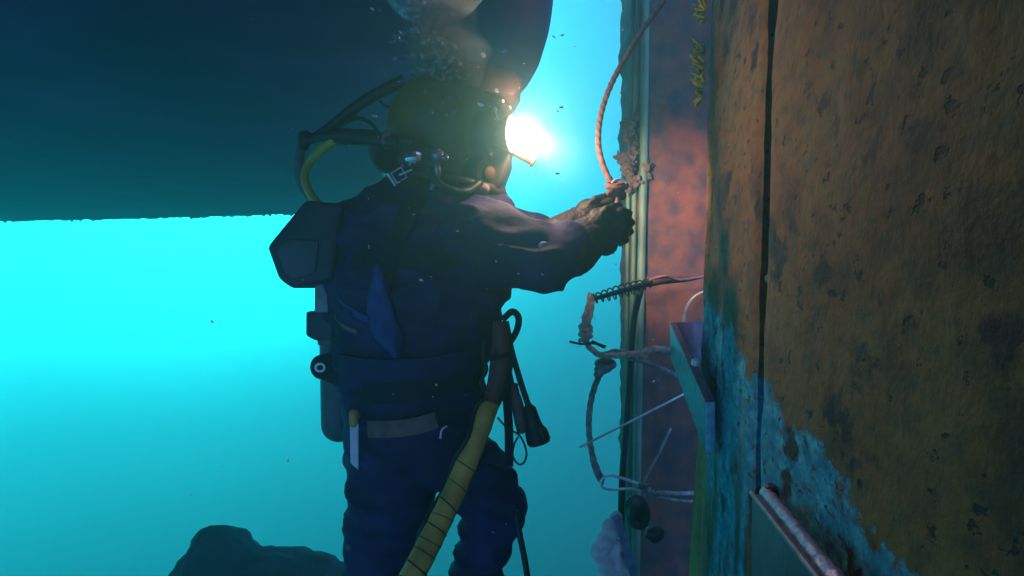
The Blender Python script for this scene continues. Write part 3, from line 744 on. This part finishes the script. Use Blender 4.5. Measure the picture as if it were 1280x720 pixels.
# ---- backpack with bail-out bottle
def pack():
    s = lambda px, py, d=YD: P(px, py, d)
    mb = MB()
    pl = [s(399, 257), s(354, 312), s(368, 350), s(384, 361), s(432, 351), s(445, 262)]
    mb.prism([p + Vector((0, -.13, 0)) for p in pl], (0, .30, 0)); pk = mb.build('backpack', M['pack'], person, bevel=.014, segs=3)
    pl = [s(378, 303), s(368, 316), s(376, 342), s(388, 350), s(412, 343), s(416, 305)]
    mb = MB(); mb.prism([p + Vector((0, -.137, 0)) for p in pl], (0, .02, 0)); mb.build('side_panel', M['pack_panel'], pk, bevel=.004)
    mb = MB(); mb.capsule(s(422, 330, YD + .10), s(424, 530, YD + .10), .060, .056, 26); mb.build('bailout_bottle', M['pack_panel'], person)
    mb = MB(); mb.box(s(408, 372, YD - .02), (.040, .10, .085)); mb.build('bottle_band', mat('pale_band', (.30, .34, .33), .6), person, bevel=.004)
    mb = MB(); mb.prism([s(389, 389) + Vector((0, -.05, 0)), s(389, 418) + Vector((0, -.05, 0)), s(400, 424) + Vector((0, -.05, 0)), s(440, 424) + Vector((0, -.05, 0)), s(440, 380) + Vector((0, -.05, 0)), s(404, 387) + Vector((0, -.05, 0))], (0, .14, 0)); mb.build('buckle_block', M['pack'], person, bevel=.006)
    mb = MB(); mb.box(s(410, 427, YD - .02), (.045, .06, .016)); mb.build('web_keeper', M['pack_panel'], person, bevel=.003)
    # lug with eyelet at the hip
    c = s(401, 459, YD - .07); mb = MB()
    pts = [c + Vector((.032 * math.cos(a) - 0, 0, .036 * math.sin(a))) for a in [R(90 + 15 * k) for k in range(13)]] + [s(440, 490, YD - .07), s(440, 432, YD - .07)]
    mb.prism(pts, (0, .018, 0)); mb.build('hip_lug', M['suit_dark'], person, bevel=.003)
    mb = MB(); n = 28; mb.tube([c + Vector((.013 * math.cos(2 * math.pi * k / n), -.004, .011 * math.sin(2 * math.pi * k / n))) for k in range(n + 1)], .0045, n=10, cap=False); mb.build('eyelet', M['chrome'], person)
pack()

# ---- harness
torso_strap('shoulder_strap', [(520, 246), (500, 290), (484, 330), (478, 370)], .055, M['suit_dark'], person)
def blue_flap():
    La = smooth_path([Vector((x, y, 0)) for x, y in ((470, 330), (463, 365), (460, 396), (472, 424), (494, 446))], 7)
    Ra = smooth_path([Vector((x, y, 0)) for x, y in ((474, 329), (484, 362), (494, 398), (503, 426), (500, 447))], 7)
    vs, fs, nu = [], [], 12
    for i in range(len(La)):
        for k in range(nu + 1):
            q = La[i].lerp(Ra[i], k / nu); u = k / nu
            vs.append(surf(q.x, q.y, .026 + .020 * math.sin(math.pi * u) * (.6 + .4 * math.sin(i * .35)) + 0.004 * math.sin(u * 7 + i * .2)))
    for i in range(len(La) - 1):
        for k in range(nu):
            a = i * (nu + 1) + k; fs.append((a, a + 1, a + nu + 2, a + nu + 1))
    mb = MB(); mb.add(vs, fs); o = mb.build('blue_flap', M['blue'], person); sm = o.modifiers.new('t', 'SOLIDIFY'); sm.thickness = .006
blue_flap()
torso_strap('blue_strap', [(422, 368), (430, 380), (446, 392), (462, 400)], .018, M['blue'], person, off=.012)
torso_strap('pale_strap', [(420, 394), (426, 404), (438, 411), (448, 415)], .012, M['tan'], person, off=.010)
torso_strap('waist_strap', [(428, 490), (470, 488), (520, 484), (570, 476), (600, 470)], .075, M['suit_dark'], person, off=.004)
torso_strap('chest_strap', [(412, 318), (460, 322), (520, 325), (580, 322), (632, 312)], .050, M['suit_dark'], person, off=.006)
torso_strap('belt', [(430, 522), (445, 524), (452, 526)], .045, M['tan'], person, off=.010)
torso_strap('belt', [(461, 536), (490, 536), (520, 532), (545, 524)], .046, M['tan'], person, off=.012)
torso_strap('pouch', [(430, 455), (470, 462), (530, 460), (590, 448)], .06, M['suit'], person, off=.010, thick=.018)
def small_gear():
    c = surf(495, 482, .016); n = 24
    mb = MB(); mb.tube([c + Vector((.019 * math.cos(2 * math.pi * k / n), 0, .010 * math.sin(2 * math.pi * k / n))) for k in range(n + 1)], .004, n=8, cap=False); mb.build('grommet', M['steel'], person)
    for px, py in ((475, 528), (520, 526)):
        mb = MB(); mb.lathe([(.008, 0), (.008, .004), (.005, .006)], surf(px, py + 2, .018), (0, -1, 0), 12); mb.build('belt_stud', M['helmet_dark'], person)
    # white blade hanging from the belt
    mb = MB(); pl = [P(437, 528, 1.655), P(448, 530, 1.655), P(448, 588, 1.655), P(438, 579, 1.655)]
    mb.prism(pl, (0, .006, 0)); o = mb.build('knife_blade', M['white'], person, bevel=.0015)
    mb = MB(); mb.capsule(P(442, 517, 1.658), P(442, 529, 1.658), .013, .012, 12); mb.build('knife_hilt', M['hose_yellow'], person)
    # small shackle at the thigh
    c = P(556, 540, 1.67); mb = MB(); mb.tube(smooth_path([c + Vector((-.012, 0, -.018)), c + Vector((-.008, 0, .006)), c + Vector((.006, 0, .016))], 6), .003, n=8); mb.build('shackle', M['chrome'], person)
    # small stud light on the shin
    mb = MB(); mb.lathe([(.010, 0), (.010, .008), (.006, .012)], P(438, 683, YD - .13), (-.3, -1, 0), 14); mb.build('leg_stud', M['pack_panel'], person)
small_gear()

# ------------------------------------------------------------------ umbilical and hanging tools
def umbilical():
    root = thing('umbilical_hose', 'thick yellow banded hose running from the hip down out of frame', 'hose', P(500, 740, 1.45))
    pts = [P(612, 505, 1.62), P(603, 530, 1.60), P(585, 575, 1.57), P(563, 625, 1.53), P(536, 680, 1.48), P(508, 735, 1.43), P(470, 815, 1.34)]
    path = smooth_path(pts, 10)
    mb = MB(); mb.tube(path, [.0255, .0265, .0275, .0285, .0295, .030, .031], n=20, ridge=.015, ridge_p=.05)
    for i, v in enumerate(mb.v): mb.v[i] = v + Vector((1, 0, .4)) * .002 * noise.noise(v * 25)
    mb.build('hose_jacket', M['hose_yellow'], root)
    # dark tape turns, slanting
    full = path
    for t in (0.36, 0.44, 0.52, 0.565, 0.61, 0.66, 0.70, 0.76, 0.81):
        i = t * (len(full) - 1); k = int(i); c = full[k].lerp(full[min(k + 1, len(full) - 1)], i - k); d = (full[min(k + 1, len(full) - 1)] - full[k - 1]).normalized()
        r = .0258 + .0052 * t; u = d.cross(Vector((0, 1, 0))).normalized(); v = d.cross(u)
        tilt = random.uniform(-.1, .35)
        lp = [c + u * (r + .001) * math.cos(a) + v * (r + .001) * math.sin(a) + d * tilt * .03 * math.cos(a) for a in [2 * math.pi * q / 28 for q in range(29)]]
        mb = MB(); mb.tube(lp, 0.0014 * random.uniform(.6, 1.3), n=6, cap=False); mb.build('tape_turn', M['hose_black'], root)
    # a thin comms line lashed along the jacket, winding loosely round it
    cl = []
    for i, c in enumerate(path):
        d = (path[min(i + 1, len(path) - 1)] - path[max(i - 1, 0)]).normalized(); u = d.cross(Vector((0, 1, 0))).normalized(); v = d.cross(u); a = 2.2 + i * .045 + .5 * math.sin(i * .3)
        cl.append(c + (u * math.cos(a) + v * math.sin(a)) * (.031 + .005 * i / len(path)))
    mb = MB(); mb.tube(cl, .0055, n=10); mb.build('comms_line', M['hose_black'], root)
    # the reddish inner hoses above the jacket
    for k, (dx, dY, r, mm) in enumerate(((0, 0, .019, 'hose_red'), (9, .03, .013, 'hose_black'), (-8, .03, .012, 'hose_red'))):
        pp = smooth_path([P(626 + dx * .5, 402, 1.66 + dY), P(627 + dx, 440, 1.65 + dY), P(623 + dx, 475, 1.64 + dY), P(614 + dx * .6, 505, 1.625 + dY), P(606, 528, 1.60)], 8)
        mb = MB(); mb.tube(pp, r, n=14); mb.build('inner_hose', M[mm], root)
    for py in (445, 500):
        mb = MB(); lp = [P(624 if py < 480 else 614, py, 1.645) + Vector((.030 * math.cos(a), .026 * math.sin(a), .006 * math.cos(a))) for a in [2 * math.pi * q / 24 for q in range(25)]]
        mb.tube(lp, .006, n=8, cap=False); mb.build('tape_band', M['suit_dark'], root)
umbilical()

def hanging():
    # webbing loop at the front of the harness
    mb = MB(); pp = smooth_path([P(628, 400, 1.70), P(640, 390, 1.70), P(648, 398, 1.70), P(645, 415, 1.70), P(634, 432, 1.70), P(622, 440, 1.69)], 8)
    mb = ribbon(pp, .018, .006, [Vector((0.2, -1, 0.3))] * len(pp)); o = mb.build('webbing_loop', M['suit_dark']); tag(o, 'black webbing loop sticking out at the front of the harness', 'strap')
    mb = MB(); mb.tube(smooth_path([P(606, 425, 1.7), P(604, 445, 1.7), P(608, 462, 1.7), P(601, 478, 1.7), P(609, 492, 1.7)], 8), .006, n=10); o = mb.build('cord_loop', M['hose_black']); tag(o, 'thin black cord looping between torso and reddish hoses', 'cord')
    # hand torch on a lanyard
    root = thing('hand_torch', 'black hand torch hanging on a cord beside the hoses', 'torch', P(672, 545, 1.70))
    mb = MB(); mb.tube(smooth_path([P(635, 415, 1.69), P(640, 440, 1.69), P(650, 475, 1.70), P(661, 508, 1.70)], 8), .0085, n=10); mb.build('lanyard', M['hose_black'], root)
    mb = MB(); ax = (P(674, 552, 1.70) - P(660, 505, 1.70)).normalized(); mb.lathe([(.010, 0), (.019, .012), (.021, .05), (.024, .065), (.032, .078), (.034, .105), (.030, .112), (.012, .114)], P(660, 506, 1.70), ax, 22); mb.build('torch_body', M['hose_black'], root)
    mb = MB(); mb.capsule(P(676, 538, 1.675), P(680, 546, 1.675), .008, .008, 10); mb.build('switch', M['helmet_dark'], root)
    # tan wooden-handled tool
    root = thing('scraper_handle', 'slim tan tool handle hanging between the cord and the torch', 'tool', P(652, 545, 1.72))
    mb = MB(); ax = (P(653, 545, 1.72) - P(641, 487, 1.72)).normalized(); mb.lathe([(.010, 0), (.014, .006), (.013, .020), (.017, .035), (.018, .10), (.016, .128), (.008, .132)], P(642, 484, 1.72), ax, 18); mb.build('handle', M['tan'], root)
    mb = MB(); mb.lathe([(.013, 0), (.015, .004), (.013, .012)], P(641, 480, 1.72), ax, 16); mb.tube([P(632, 440, 1.72), P(641, 482, 1.72)], .006, n=8); mb.build('ferrule', M['hose_red'], root)
    # black strap hanging straight down
    pp = smooth_path([P(631, 440, 1.71), P(633, 490, 1.71), P(636, 540, 1.715), P(636, 582, 1.72)], 8)
    o = ribbon(pp, .024, .008, [Vector((.1, -1, 0))] * len(pp)).build('hanging_strap', M['suit_dark']); tag(o, 'black strap hanging straight down beside the yellow hose', 'strap')
    mb = MB(); mb.tube(smooth_path([P(622, 522, 1.70), P(634, 535, 1.70), P(650, 545, 1.70), P(658, 565, 1.70), P(655, 578, 1.70), P(648, 580, 1.70), P(641, 570, 1.70), P(643, 555, 1.70), P(648, 546, 1.70)], 10), .0028, n=8); o = mb.build('wire_loop', M['hose_black']); tag(o, 'thin dark wire bent into a small loop beneath the tan handle', 'wire')
    mb = MB(); mb.tube(smooth_path([P(645, 640, 1.80), P(650, 670, 1.79), P(656, 700, 1.78), P(662, 740, 1.77)], 8), .009, n=10); o = mb.build('trailing_line', M['hose_black']); tag(o, 'dark line trailing down behind the bent knee', 'line')
hanging()

# ------------------------------------------------------------------ ropes and rigging between diver and wall
def rigging():
    root = thing('lifting_rope', 'reddish rope curving down from the top into the gloved hand', 'rope', P(771, 250, 1.74))
    mb = MB(); mb.rope([P(850, -70, 2.2), P(838, -14, 2.1), P(803, 38, 2.0), P(769, 95, 1.9), P(752, 140, 1.85), P(748, 180, 1.80), P(756, 212, 1.77), P(769, 236, 1.75)], .0095); mb.build('rope_strand', M['rope_pink'], root)
    mb = MB()
    for k in range(3):
        c = P(771, 232 + 5 * k, 1.745); rr = (.026, .022, .019)[k]
        mb.tube([c + Vector((rr * math.cos(a), rr * .8 * math.sin(a), .010 * math.sin(a + k * 2))) for a in [2 * math.pi * q / 26 for q in range(27)]], .0095, n=10, cap=False, strands=3, pitch=.05)
    mb.ell(P(772, 238, 1.745), (.02, .018, .022), nu=14, nv=10); mb.build('knot', M['rope_pink'], root)
    mb = MB(); mb.rope([P(774, 240, 1.745), P(771, 258, 1.735), P(768, 285, 1.735), P(764, 318, 1.74)], .0085); mb.build('rope_tail', M['rope_pink'], root)
    mb = MB(); c = P(774, 232, 1.72); mb.tube([c + Vector((.022 * math.cos(a), 0, .018 * math.sin(a))) for a in [R(20 + 14 * q) for q in range(11)]], .0035, n=8); mb.build('shackle', M['chrome'], root)

    PR = lambda px, py, d: P(px, py, d + 0.25)
    # coiled lanyard
    root = thing('coiled_lanyard', 'dark coiled spring lanyard stretched out from the wall', 'lanyard', PR(812, 352, 2.05))
    a, b = PR(741, 374, 1.98), PR(815, 353, 2.05); d = (b - a); u = d.cross(Vector((0, 1, 0))).normalized(); v = d.normalized().cross(u)
    n = 340; mb = MB(); rc = .0235
    mb.tube([a + d * (i / n) + (u * math.cos(2 * math.pi * 10 * i / n) + v * math.sin(2 * math.pi * 10 * i / n)) * rc * (0.65 + .35 * math.sin(math.pi * i / n)) for i in range(n + 1)], .0030, n=8); mb.build('coil', M['hose_black'], root)
    mb = MB(); mb.tube([a - d * .04, a + d * .3, a + d * .7, b], [.008, .009, .011, .012], n=12); mb.build('core_cord', M['hose_black'], root)
    mb = MB(); mb.tube(smooth_path([b - d * .02, PR(835, 349, 2.10), PR(858, 348, 2.18), PR(884, 343, 2.28)], 8), [.014, .018, .014, .011], n=14); mb.build('sleeve', M['hose_red'], root)
    mb = MB(); mb.rope([PR(812, 350, 2.04), PR(832, 345, 2.07), PR(850, 350, 2.12), PR(884, 345, 2.22)], .006); mb.build('whipping', M['rope_pink'], root)

    # tan spliced rope below the coil
    root = thing('spliced_rope', 'frayed tan spliced rope hanging from the end of the coil', 'rope', PR(735, 430, 1.98))
    mb = MB(); mb.rope([PR(739, 366, 1.98), PR(736, 382, 1.98), PR(731, 400, 1.98), PR(730, 418, 1.98), PR(737, 434, 1.98), PR(752, 444, 1.98), PR(775, 444, 2.0), PR(800, 441, 2.03)], .0125, depth=.35); mb.build('rope_strand', M['rope'], root)
    mb = MB(); mb.rope([PR(741, 368, 1.985), PR(740, 385, 1.97), PR(736, 402, 1.965), PR(727, 412, 1.97), PR(733, 424, 1.97)], .009, depth=.35); mb.build('rope_strand', M['rope'], root)
    mb = MB()
    for k in range(3):
        c = PR(732, 409 + 7 * k, 1.975)
        mb.tube([c + Vector((.020 * math.cos(t), .020 * math.sin(t), .008 * math.sin(t + k))) for t in [2 * math.pi * q / 22 for q in range(23)]], .0085, n=10, strands=3, pitch=.05, cap=False)
    mb.build('knot', M['rope'], root)
    mb = MB()
    for k in range(26):                                            # frayed fibres
        p = PR(730 + random.uniform(-5, 10), random.uniform(370, 440), 1.965); q = p + Vector((random.uniform(-.02, .02), random.uniform(-.01, .01), random.uniform(-.03, .0)))
        mb.tube([p, p.lerp(q, .5) + Vector((.003, 0, 0)), q], .0009, n=5)
    for k in range(10):
        p = PR(800, 441, 2.03); q = PR(800 + random.uniform(3, 14), 446 + random.uniform(-4, 8), 2.03); mb.tube([p, q], .0015, n=5)
    o = mb.build('frayed_fibres', M['rope'], root); o['kind'] = 'stuff'
    mb = MB(); mb.tube([PR(712, 427, 1.95), PR(726, 430, 1.94), PR(744, 429, 1.94), PR(757, 433, 1.95)], .0045, n=10); mb.tube([PR(740, 427, 1.94), PR(756, 434, 1.955)], .006, n=10); o = mb.build('toggle_pin', M['hose_black']); tag(o, 'short black pin pushed crosswise through the tan rope', 'pin')

    # grey rope bridging to the lug plate
    mb = MB(); mb.rope([PR(752, 446, 2.0), PR(772, 441, 2.02), PR(796, 446, 2.06), PR(816, 437, 2.10), PR(838, 440, 2.16), PR(850, 452, 2.2)], .017, depth=.3)
    mb.rope([PR(786, 447, 2.05), PR(812, 455, 2.08), PR(832, 463, 2.12), PR(846, 470, 2.16)], .010, depth=.3); o = mb.build('grey_rope', M['rope_grey']); tag(o, 'slimy grey rope bridging from the tan rope to the lug plate', 'rope')

    # hanging rope with a knot, down to the snap hook
    root = thing('hanging_rope', 'dark grey double rope hanging from a knot to the snap hook', 'rope', PR(752, 600, 2.0))
    mb = MB(); mb.rope([PR(758, 456, 2.0), PR(748, 472, 2.0), PR(740, 495, 2.0), PR(736, 525, 2.0), PR(738, 556, 2.0), PR(744, 580, 2.0), PR(754, 603, 2.0)], .012, depth=.3); mb.build('rope_strand', M['rope_grey'], root)
    mb = MB(); mb.rope([PR(737, 540, 2.01), PR(740, 575, 2.02), PR(748, 598, 2.01), PR(756, 606, 2.0)], .008, depth=.3); mb.build('rope_strand', M['rope_grey'], root)
    mb = MB()
    for k in range(3):
        c = PR(757 - 2 * k, 455 + 5 * k, 2.0); rr = .024 - .003 * k
        mb.tube([c + Vector((rr * 1.3 * math.cos(t), rr * math.sin(t), .010 * math.sin(t + k))) for t in [2 * math.pi * q / 24 for q in range(25)]], .011, n=10, strands=3, pitch=.05, cap=False)
    mb.build('knot', M['rope_grey'], root)

    # snap hook
    root = thing('snap_hook', 'bright steel snap hook clipped to the hanging rope', 'hook', PR(780, 606, 2.0))
    mb = MB(); c = lambda x, y: PR(x, y, 1.985)
    mb.tube(smooth_path([c(794, 603), c(775, 597), c(760, 594), c(752, 600), c(753, 609), c(764, 612), c(785, 611), c(800, 612)], 8), .0052, n=12); mb.build('hook_frame', M['chrome'], root)
    mb = MB(); mb.tube([c(762, 594), c(780, 598), c(797, 604)], .004, n=10); mb.build('gate', M['chrome'], root)
    mb = MB(); mb.lathe([(.008, 0), (.012, .004), (.012, .02), (.008, .028)], c(797, 606), (1, 0, -.3), 14); n = 20; cc = c(809, 611); mb.tube([cc + Vector((.014 * math.cos(2 * math.pi * k / n), 0, .014 * math.sin(2 * math.pi * k / n))) for k in range(n + 1)], .005, n=8, cap=False); mb.build('swivel_eye', M['steel'], root)

    mb = MB(); mb.rope([PR(806, 618, 2.0), PR(830, 616, 2.08), PR(850, 617, 2.14), PR(875, 616, 2.2)], .009); mb.rope([PR(806, 619, 2.0), PR(830, 623, 2.08), PR(850, 626, 2.14), PR(875, 627, 2.2)], .007)
    mb.ell(PR(812, 616, 2.0), (.022, .018, .014), nu=14, nv=10); o = mb.build('tie_rope', M['rope_grey']); tag(o, 'pale doubled rope tying the snap hook to the wall', 'rope')
    mb = MB(); mb.rope([PR(838, 536, 2.16), PR(830, 553, 2.12), PR(822, 570, 2.08), PR(810, 592, 2.03), PR(804, 606, 2.0)], .0065, depth=.4); o = mb.build('slanting_rope', M['rope_grey']); tag(o, 'thin frayed rope slanting up from the snap hook', 'rope')

    # thin bright rod
    mb = MB(); mb.tube([PR(725, 559, 1.90), PR(790, 526, 2.0), PR(856, 492, 2.1)], .0042, n=8); o = mb.build('electrode_rod', mat('pale_rod', (.75, .8, .82), .35, .2)); tag(o, 'thin straight pale rod slanting up to the lug plate', 'rod')
    # black cable hanging straight
    mb = MB(); mb.tube(smooth_path([PR(803, 356, 2.12), PR(797, 378, 2.12), PR(791, 410, 2.12), PR(787, 470, 2.12), PR(783, 530, 2.12), PR(778, 590, 2.10), PR(776, 650, 2.08)], 8), .0125, n=14); o = mb.build('black_cable', M['hose_black']); tag(o, 'smooth black cable dropping straight down from the coil', 'cable')
    # black bundle below the hook
    root = thing('cable_bundle', 'black wound bundle hanging beneath the snap hook', 'bundle', PR(800, 670, 2.05)); mb = MB()
    for k in range(5):
        c0 = PR(797, 640, 2.05); n = 26; t0 = k * .7; rr = .038 - .004 * k
        mb.tube([c0 + Vector((rr * math.cos(t) * .9, .030 * math.sin(t + t0) , rr * math.sin(t) * 1.1)) for t in [2 * math.pi * q / n for q in range(n + 1)]], .014, n=10, cap=False)
    mb.ell(PR(797, 640, 2.05), (.024, .022, .028), nu=16, nv=10)
    mb.build('coil', M['hose_black'], root)
    mb = MB(); c0 = PR(818, 668, 2.06); mb.ell(c0, (.032, .03, .030), nu=18, nv=12)
    for i, v in enumerate(mb.v): mb.v[i] = v + (v - c0) * .5 * noise.noise(v * 30)
    mb.build('dark_knot', M['red'], root)
    # pale rag
    root = thing('torn_rag', 'crumpled pale rag hanging at the bottom with a blue strap', 'rag', PR(772, 745, 2.0))
    mb = MB()
    for x, y, r in ((770, 650, 7), (763, 662, 10), (756, 676, 11), (754, 690, 13), (762, 702, 15), (768, 718, 18), (778, 734, 20), (786, 752, 22), (772, 684, 8)):
        c = PR(x, y, 1.99); r_ = r * 2.24 / F; mb.ell(c, (r_ * 1.05, r_ * .8, r_ * 1.25), None, 18, 12)
    o = mb.build('cloth', M['rag'], root)
    remesh(o, .006, 2, .5, lambda v: .008 * (1 - abs(noise.noise(v * 20)) * 2.2) + .003 * noise.noise(v * 60))
    pp = smooth_path([PR(768, 644, 1.97), PR(776, 662, 1.965), PR(784, 690, 1.955), PR(796, 730, 1.95), PR(804, 760, 1.95)], 8)
    ribbon(pp, .030, .005, [Vector((.2, -1, 0))] * len(pp)).build('strap', mat('faded_blue_strap', (.16, .22, .34), .7, var=.3, scale=40, bump=.3, bscale=120), root)
rigging()

# ------------------------------------------------------------------ dark rock in the lower left
def rock():
    c = P(318, 818, 3.0); mb = MB(); pts = [(c, (.50, .5, .50)), (P(270, 730, 3.0), (.22, .25, .26)), (P(395, 770, 3.05), (.32, .3, .27)), (P(320, 860, 3.0), (.65, .6, .6)), (P(320, 1050, 3.0), (.8, .7, .9)), (P(320, 1400, 3.0), (1.2, 1.1, 1.8)), (P(320, 2000, 3.0), (1.7, 1.5, 2.8)), (P(320, 2800, 3.0), (2.4, 2.2, 3.5)), (P(320, 3500, 3.0), (3.0, 2.8, 3.5)), (P(262, 700, 2.95), (.13, .15, .14))]
    for q, r in pts: mb.ell(q, r, nu=24, nv=16)
    o = mb.build('rock', M['rock'])
    remesh(o, .04, 3, .5, lambda v: .05 * noise.noise(v * 4) + .02 * noise.noise(v * 11) + .016 * noise.noise(v * 30))
    tag(o, 'dark rounded rocky mound rising at the bottom left of the diver', 'rock')
rock()

# ------------------------------------------------------------------ bubbles breathed out above the helmet
def bubbles():
    bm_ = bmesh.new(); bmesh.ops.create_icosphere(bm_, subdivisions=1, radius=1)
    bv = [v.co.copy() for v in bm_.verts]; bf = [tuple(v.index for v in f.verts) for f in bm_.faces]; bm_.free()
    mb = MB()
    for k in range(1800):
        t = random.random() ** 0.8; py = 150 - 190 * t; cx = 548 - 14 * t + 10 * math.sin(t * 7); sp = 26 + 20 * abs(math.sin(t * 5))
        p = P(cx + random.gauss(0, sp * .5), py, YD - .08 + random.gauss(0, .06)); r = random.choice((.0014, .002, .0032, .006)) * random.uniform(.7, 1.3)
        mb.add([p + v * r for v in bv], bf)
    m = bpy.data.materials.new('bubble_film'); m.use_nodes = True; t = m.node_tree; b = t.nodes['Principled BSDF']; b.inputs['Base Color'].default_value = (.75, .85, .9, 1); b.inputs['Roughness'].default_value = .2
    tr = t.nodes.new('ShaderNodeBsdfTransparent'); lw = t.nodes.new('ShaderNodeLayerWeight'); lw.inputs['Blend'].default_value = .35; mx = t.nodes.new('ShaderNodeMixShader')
    mrn = t.nodes.new('ShaderNodeMapRange'); mrn.inputs['To Min'].default_value = .06; mrn.inputs['To Max'].default_value = .38; t.links.new(lw.outputs['Facing'], mrn.inputs['Value'])
    t.links.new(mrn.outputs[0], mx.inputs[0]); t.links.new(tr.outputs[0], mx.inputs[1]); t.links.new(b.outputs[0], mx.inputs[2]); t.links.new(mx.outputs[0], t.nodes['Material Output'].inputs['Surface'])
    o = mb.build('bubbles', m); tag(o, 'rising swarm of small exhaled bubbles above the helmet', 'bubbles', None, 'stuff')
    # the milky plume of the finest bubbles
    mb = MB(); path = []; rad = []
    for i in range(26):
        t = i / 25; path.append(P(556 - 18 * t + 8 * math.sin(t * 8), 118 - 230 * t, YD - .06)); rad.append((.095 + .025 * math.sin(t * 9) + .06 * t * t) * (0.55 if i in (0, 25) else 1))
    mb.tube(path, rad, n=20)
    for i, v in enumerate(mb.v): mb.v[i] = v + Vector((noise.noise(v * 9), noise.noise(v * 9 + Vector((5, 0, 0))), 0)) * .05
    vm = bpy.data.materials.new('milky_plume'); vm.use_nodes = True; t = vm.node_tree; t.nodes.remove(t.nodes['Principled BSDF'])
    pv = t.nodes.new('ShaderNodeVolumePrincipled'); pv.inputs['Color'].default_value = (.8, .95, .98, 1); pv.inputs['Density'].default_value = 8.0; pv.inputs['Anisotropy'].default_value = .2
    t.links.new(pv.outputs[0], t.nodes['Material Output'].inputs['Volume'])
    o = mb.build('bubble_plume', vm); tag(o, 'milky plume of exhaled air rising from the helmet', 'plume', None, 'stuff')
    # haze added round the lamp and helmet to carry its glow, thinning outwards
    c = P(655, 165, YD - .12); R0 = .36
    mb = MB(); mb.ell(c, R0, nu=24, nv=16)
    vm = bpy.data.materials.new('lamp_halo'); vm.use_nodes = True; t = vm.node_tree; t.nodes.remove(t.nodes['Principled BSDF'])
    pv = t.nodes.new('ShaderNodeVolumePrincipled'); pv.inputs['Color'].default_value = (.92, .88, .9, 1); pv.inputs['Anisotropy'].default_value = .1
    tcn = t.nodes.new('ShaderNodeTexCoord'); sb = t.nodes.new('ShaderNodeVectorMath'); sb.operation = 'DISTANCE'; sb.inputs[1].default_value = c
    t.links.new(tcn.outputs['Object'], sb.inputs[0])
    mq = t.nodes.new('ShaderNodeMapRange'); mq.interpolation_type = 'SMOOTHSTEP'; mq.inputs['From Min'].default_value = R0 * .98; mq.inputs['From Max'].default_value = 0.0; mq.inputs['To Min'].default_value = 0; mq.inputs['To Max'].default_value = 0.22
    t.links.new(sb.outputs['Value'], mq.inputs['Value']); t.links.new(mq.outputs[0], pv.inputs['Density'])
    t.links.new(pv.outputs[0], t.nodes['Material Output'].inputs['Volume'])
    o = mb.build('lamp_halo', vm); tag(o, 'thin added haze carrying the glow around the lamp', 'silt', None, 'stuff')
    # big cap of air at the top of the frame
    root = None; mb = MB(); c = P(540, -14, YD - .1); mb.ell(c, (.155, .13, .075), nu=36, nv=20)
    for i, v in enumerate(mb.v):
        if v.z < c.z - .02: v.z += .012 * noise.noise(v * 18)
        mb.v[i] = v + Vector((0, 0, .014 * noise.noise(v * 11)))
    o = mb.build('air_pocket', m); tag(o, 'large pale dome of air rising at the top of the frame', 'bubble')
bubbles()

# ------------------------------------------------------------------ flecks drifting in the water
def flecks():
    seen = [(630, 64, 5), (655, 79, 3), (703, 44, 3), (719, 58, 2), (778, 12, 3), (779, 37, 3), (468, 145, 4), (541, 141, 3), (526, 350, 4), (517, 268, 3), (572, 289, 3), (678, 305, 8), (648, 287, 3), (620, 327, 3), (648, 342, 3),
            (461, 308, 3), (545, 481, 3), (541, 496, 2), (465, 11, 4), (500, 40, 3), (499, 47, 3), (776, 116, 4), (702, 134, 5), (697, 217, 4), (817, 477, 3), (731, 558, 3), (360, 576, 3), (265, 402, 3), (692, 46, 3), (590, 83, 3), (795, 222, 2), (826, 205, 2), (862, 330, 2), (770, 330, 2)]
    mb = MB()
    def fleck(p, r):
        q = Quaternion(Vector((random.gauss(0, 1), random.gauss(0, 1), random.gauss(0, 1))).normalized(), random.uniform(0, 6)).to_matrix()
        n0 = len(mb.v); mb.ell(p, (r, r * random.uniform(.3, .6), r * random.uniform(.25, .5)), q, 8, 5)
        for i in range(n0, len(mb.v)): mb.v[i] = mb.v[i] + (mb.v[i] - p) * .6 * noise.noise(mb.v[i] * 400)
    for px, py, s in seen: fleck(P(px, py, 1.35), s * .8 * 1.35 / F)
    for k in range(320):
        d = random.uniform(.7, 3.2); fleck(P(random.uniform(200, 860), random.uniform(-30, 740), d), random.uniform(.0007, .0019))
    o = mb.build('drifting_flecks', M['snow']); tag(o, 'pale flecks of suspended matter drifting in the water', 'flecks', None, 'stuff')
flecks()

# ------------------------------------------------------------------ the water itself: an even, closed box of haze
def water():
    mb = MB(); mb.box((0, 11.0, -6.4), (46, 36, 18.6))
    m = bpy.data.materials.new('sea_water'); m.use_nodes = True; t = m.node_tree; t.nodes.remove(t.nodes['Principled BSDF'])
    pv = t.nodes.new('ShaderNodeVolumePrincipled'); pv.inputs['Color'].default_value = (.20, .86, 1.0, 1); pv.inputs['Density'].default_value = 0.09; pv.inputs['Anisotropy'].default_value = .68
    t.links.new(pv.outputs[0], t.nodes['Material Output'].inputs['Volume'])
    o = mb.build('haze', m, smooth=False); tag(o, 'hazy blue green sea water around everything', 'water', None, 'stuff')
water()
